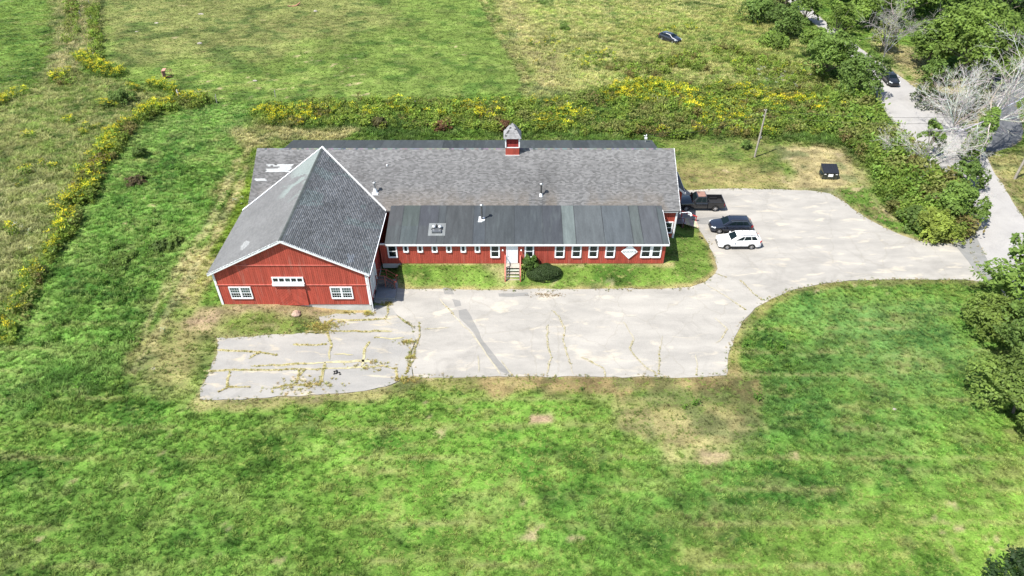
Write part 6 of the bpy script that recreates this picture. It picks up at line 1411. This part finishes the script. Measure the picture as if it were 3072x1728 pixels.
# white flowers
WFX, WFY = [], []
for q, (poly, dn) in enumerate(((D([(1900,150),(2000,170),(2080,215),(2000,230),(1910,200)]), 1.2), (D([(55,560),(95,560),(100,640),(60,660)]), .9), (D([(560,560),(600,470),(640,430),(615,560)]), .35), (D([(430,780),(520,850),(500,940),(380,1010),(370,880)]), .25), (D([(2300,600),(2360,590),(2370,606),(2320,604)]), 1.5))):
    a = clumped(inpoly(poly, dn, 95+q), .47, 2.2, 96+q); WFX.append(a[0]); WFY.append(a[1])
mk(WFX, WFY, 'white_wildflowers', 'scattered white lacy wildflowers in the long grass', 'wildflowers', (.085, .13, .04), coll('white_flower_kinds', [proto('white_flower_kind', *leafy(12, .7, .3, .08, 99, (1, 1, 1), (4.2, 2.9, 8), 14, .07), 'blade')]), .6, 1.1, 7)
# weeds in the cracks, and along the fringe of the slabs
W_ = np.array(WEEDP); rg = np.random.default_rng(12); rep = np.repeat((W_[:-1]), 9, 0)
stp = np.repeat(W_[1:, :2]-W_[:-1, :2], 9, 0); okk = np.hypot(stp[:, 0], stp[:, 1]) < .8; stp = np.where(okk[:, None], stp, 0); rep[:, :2] += stp*rg.random((len(rep), 1)); k = (fbm(rep[:, 0], rep[:, 1], 3.5, 120, 2) > .47)&(rg.random(len(rep)) < .8)
rep = rep[k]; xx = rep[:, 0]+rg.normal(0, .05, len(rep)); yy = rep[:, 1]+rg.normal(0, .035, len(rep)); old = xx < -9
ti = np.where((rg.random(len(xx)) < .55)[:, None], np.array([[.20, .20, .045]]), np.array([[.34, .28, .12]]))*(.8+.4*rg.random((len(xx), 1)))
scatter('crack_weeds', 'thin lines of yellow-green grass growing in the pavement cracks', 'grass', xx, yy, hgt(xx, yy)+.02, ti, np.where(old, .085, .055)*(.6+.8*rg.random(len(xx))), gc, 8)
# mossy clumps at the junction of the slabs and by the barn corner
cx_, cy_ = [], []
for (u, v, n_, sp_) in ((1025, 862, 30, .45), (1020, 955, 34, .5), (1030, 900, 20, .2), (975, 765, 20, .35), (978, 748, 16, .3), (925, 789, 26, .35), (880, 783, 14, .5), (812, 822, 46, .5), (835, 815, 40, .7), (800, 828, 40, .8), (930, 920, 30, .9), (740, 975, 40, 1.4), (800, 968, 30, 1.0)):
    q = G(u, v); cx_.append(rg.normal(q[0], sp_, n_*2)); cy_.append(rg.normal(q[1], sp_*.45, n_*2))
xx = np.concatenate(cx_); yy = np.concatenate(cy_); ti = np.array([[.26, .23, .07]])*(.7+.6*rg.random((len(xx), 1)))*(1+(rg.random((len(xx), 3))-.5)*.3)
b1 = sdf(xx, yy, [(-29.2, 52.3), (-14.0, 52.3), (-14.0, 58.6), (-29, 58.6)]); k = b1 > .05; xx, yy, ti = xx[k], yy[k], ti[k]
scatter('moss_clumps', 'olive and brown clumps of moss and grass on the broken slab joints', 'weeds', xx, yy, hgt(xx, yy)+.02, ti, .12*(.6+.9*rg.random(len(xx))), gc, 9)
q = G(1378, 742); n_ = 130; xx = rg.normal(q[0], 1.0, n_); yy = rg.normal(q[1], .18, n_)
scatter('fallen_leaves', 'orange-brown dry leaves drifted at the lot edge before the yew', 'leaves', xx, yy, hgt(xx, yy)+.02, np.tile([[.20, .15, .08]], (n_, 1))*(.6+.8*rg.random((n_, 1))), .07*(.6+.9*rg.random(n_)), gc, 10, flat=.5)

# ragged fringe: tufts creeping over the edges of the paving
fx_, fy_ = [], []; rg = np.random.default_rng(77)
for P in (LOT, OLD, ROAD, DRIVE):
    P2 = P+[P[0]]
    for (ax, ay), (bx, by) in zip(P2[:-1], P2[1:]):
        Ln = math.hypot(bx-ax, by-ay)
        if max(abs(ax), abs(bx)) > 110 or min(ay, by) > 170 or Ln > 60: continue
        n_ = int(Ln*9); t_ = rg.random(n_); fx_.append(ax+(bx-ax)*t_+rg.normal(0, .17, n_)); fy_.append(ay+(by-ay)*t_+rg.normal(0, .17, n_))
xx = np.concatenate(fx_); yy = np.concatenate(fy_)
dmin = np.array([sdf(xx, yy, P) for P in (LOT, OLD, ROAD, APRON, DRIVE)]).min(0); b1 = sdf(xx, yy, [(-29.3, 52.2), (-13.9, 52.2), (-13.9, 58.6), (16.3, 58.6), (18.5, 63.6), (18.6, 82.9), (-29.2, 82.9)])
k = (dmin > -.42) & (b1 > .5) & (fbm(xx, yy, 1.6, 171, 3) > .44) & ~((xx > 18) & (xx < 21) & (yy > 66) & (yy < 71)) ; xx, yy = xx[k], yy[k]
ti = np.where((rg.random(len(xx)) < .45)[:, None], np.array([[.12, .15, .035]]), np.array([[.27, .225, .11]]))*(.7+.6*rg.random((len(xx), 1)))
scatter('edge_grass', 'dry ragged grass creeping over the crumbled edges of the paving', 'grass', xx, yy, hgt(xx, yy), ti, .10*(.5+1.0*rg.random(len(xx))), gc, 11)
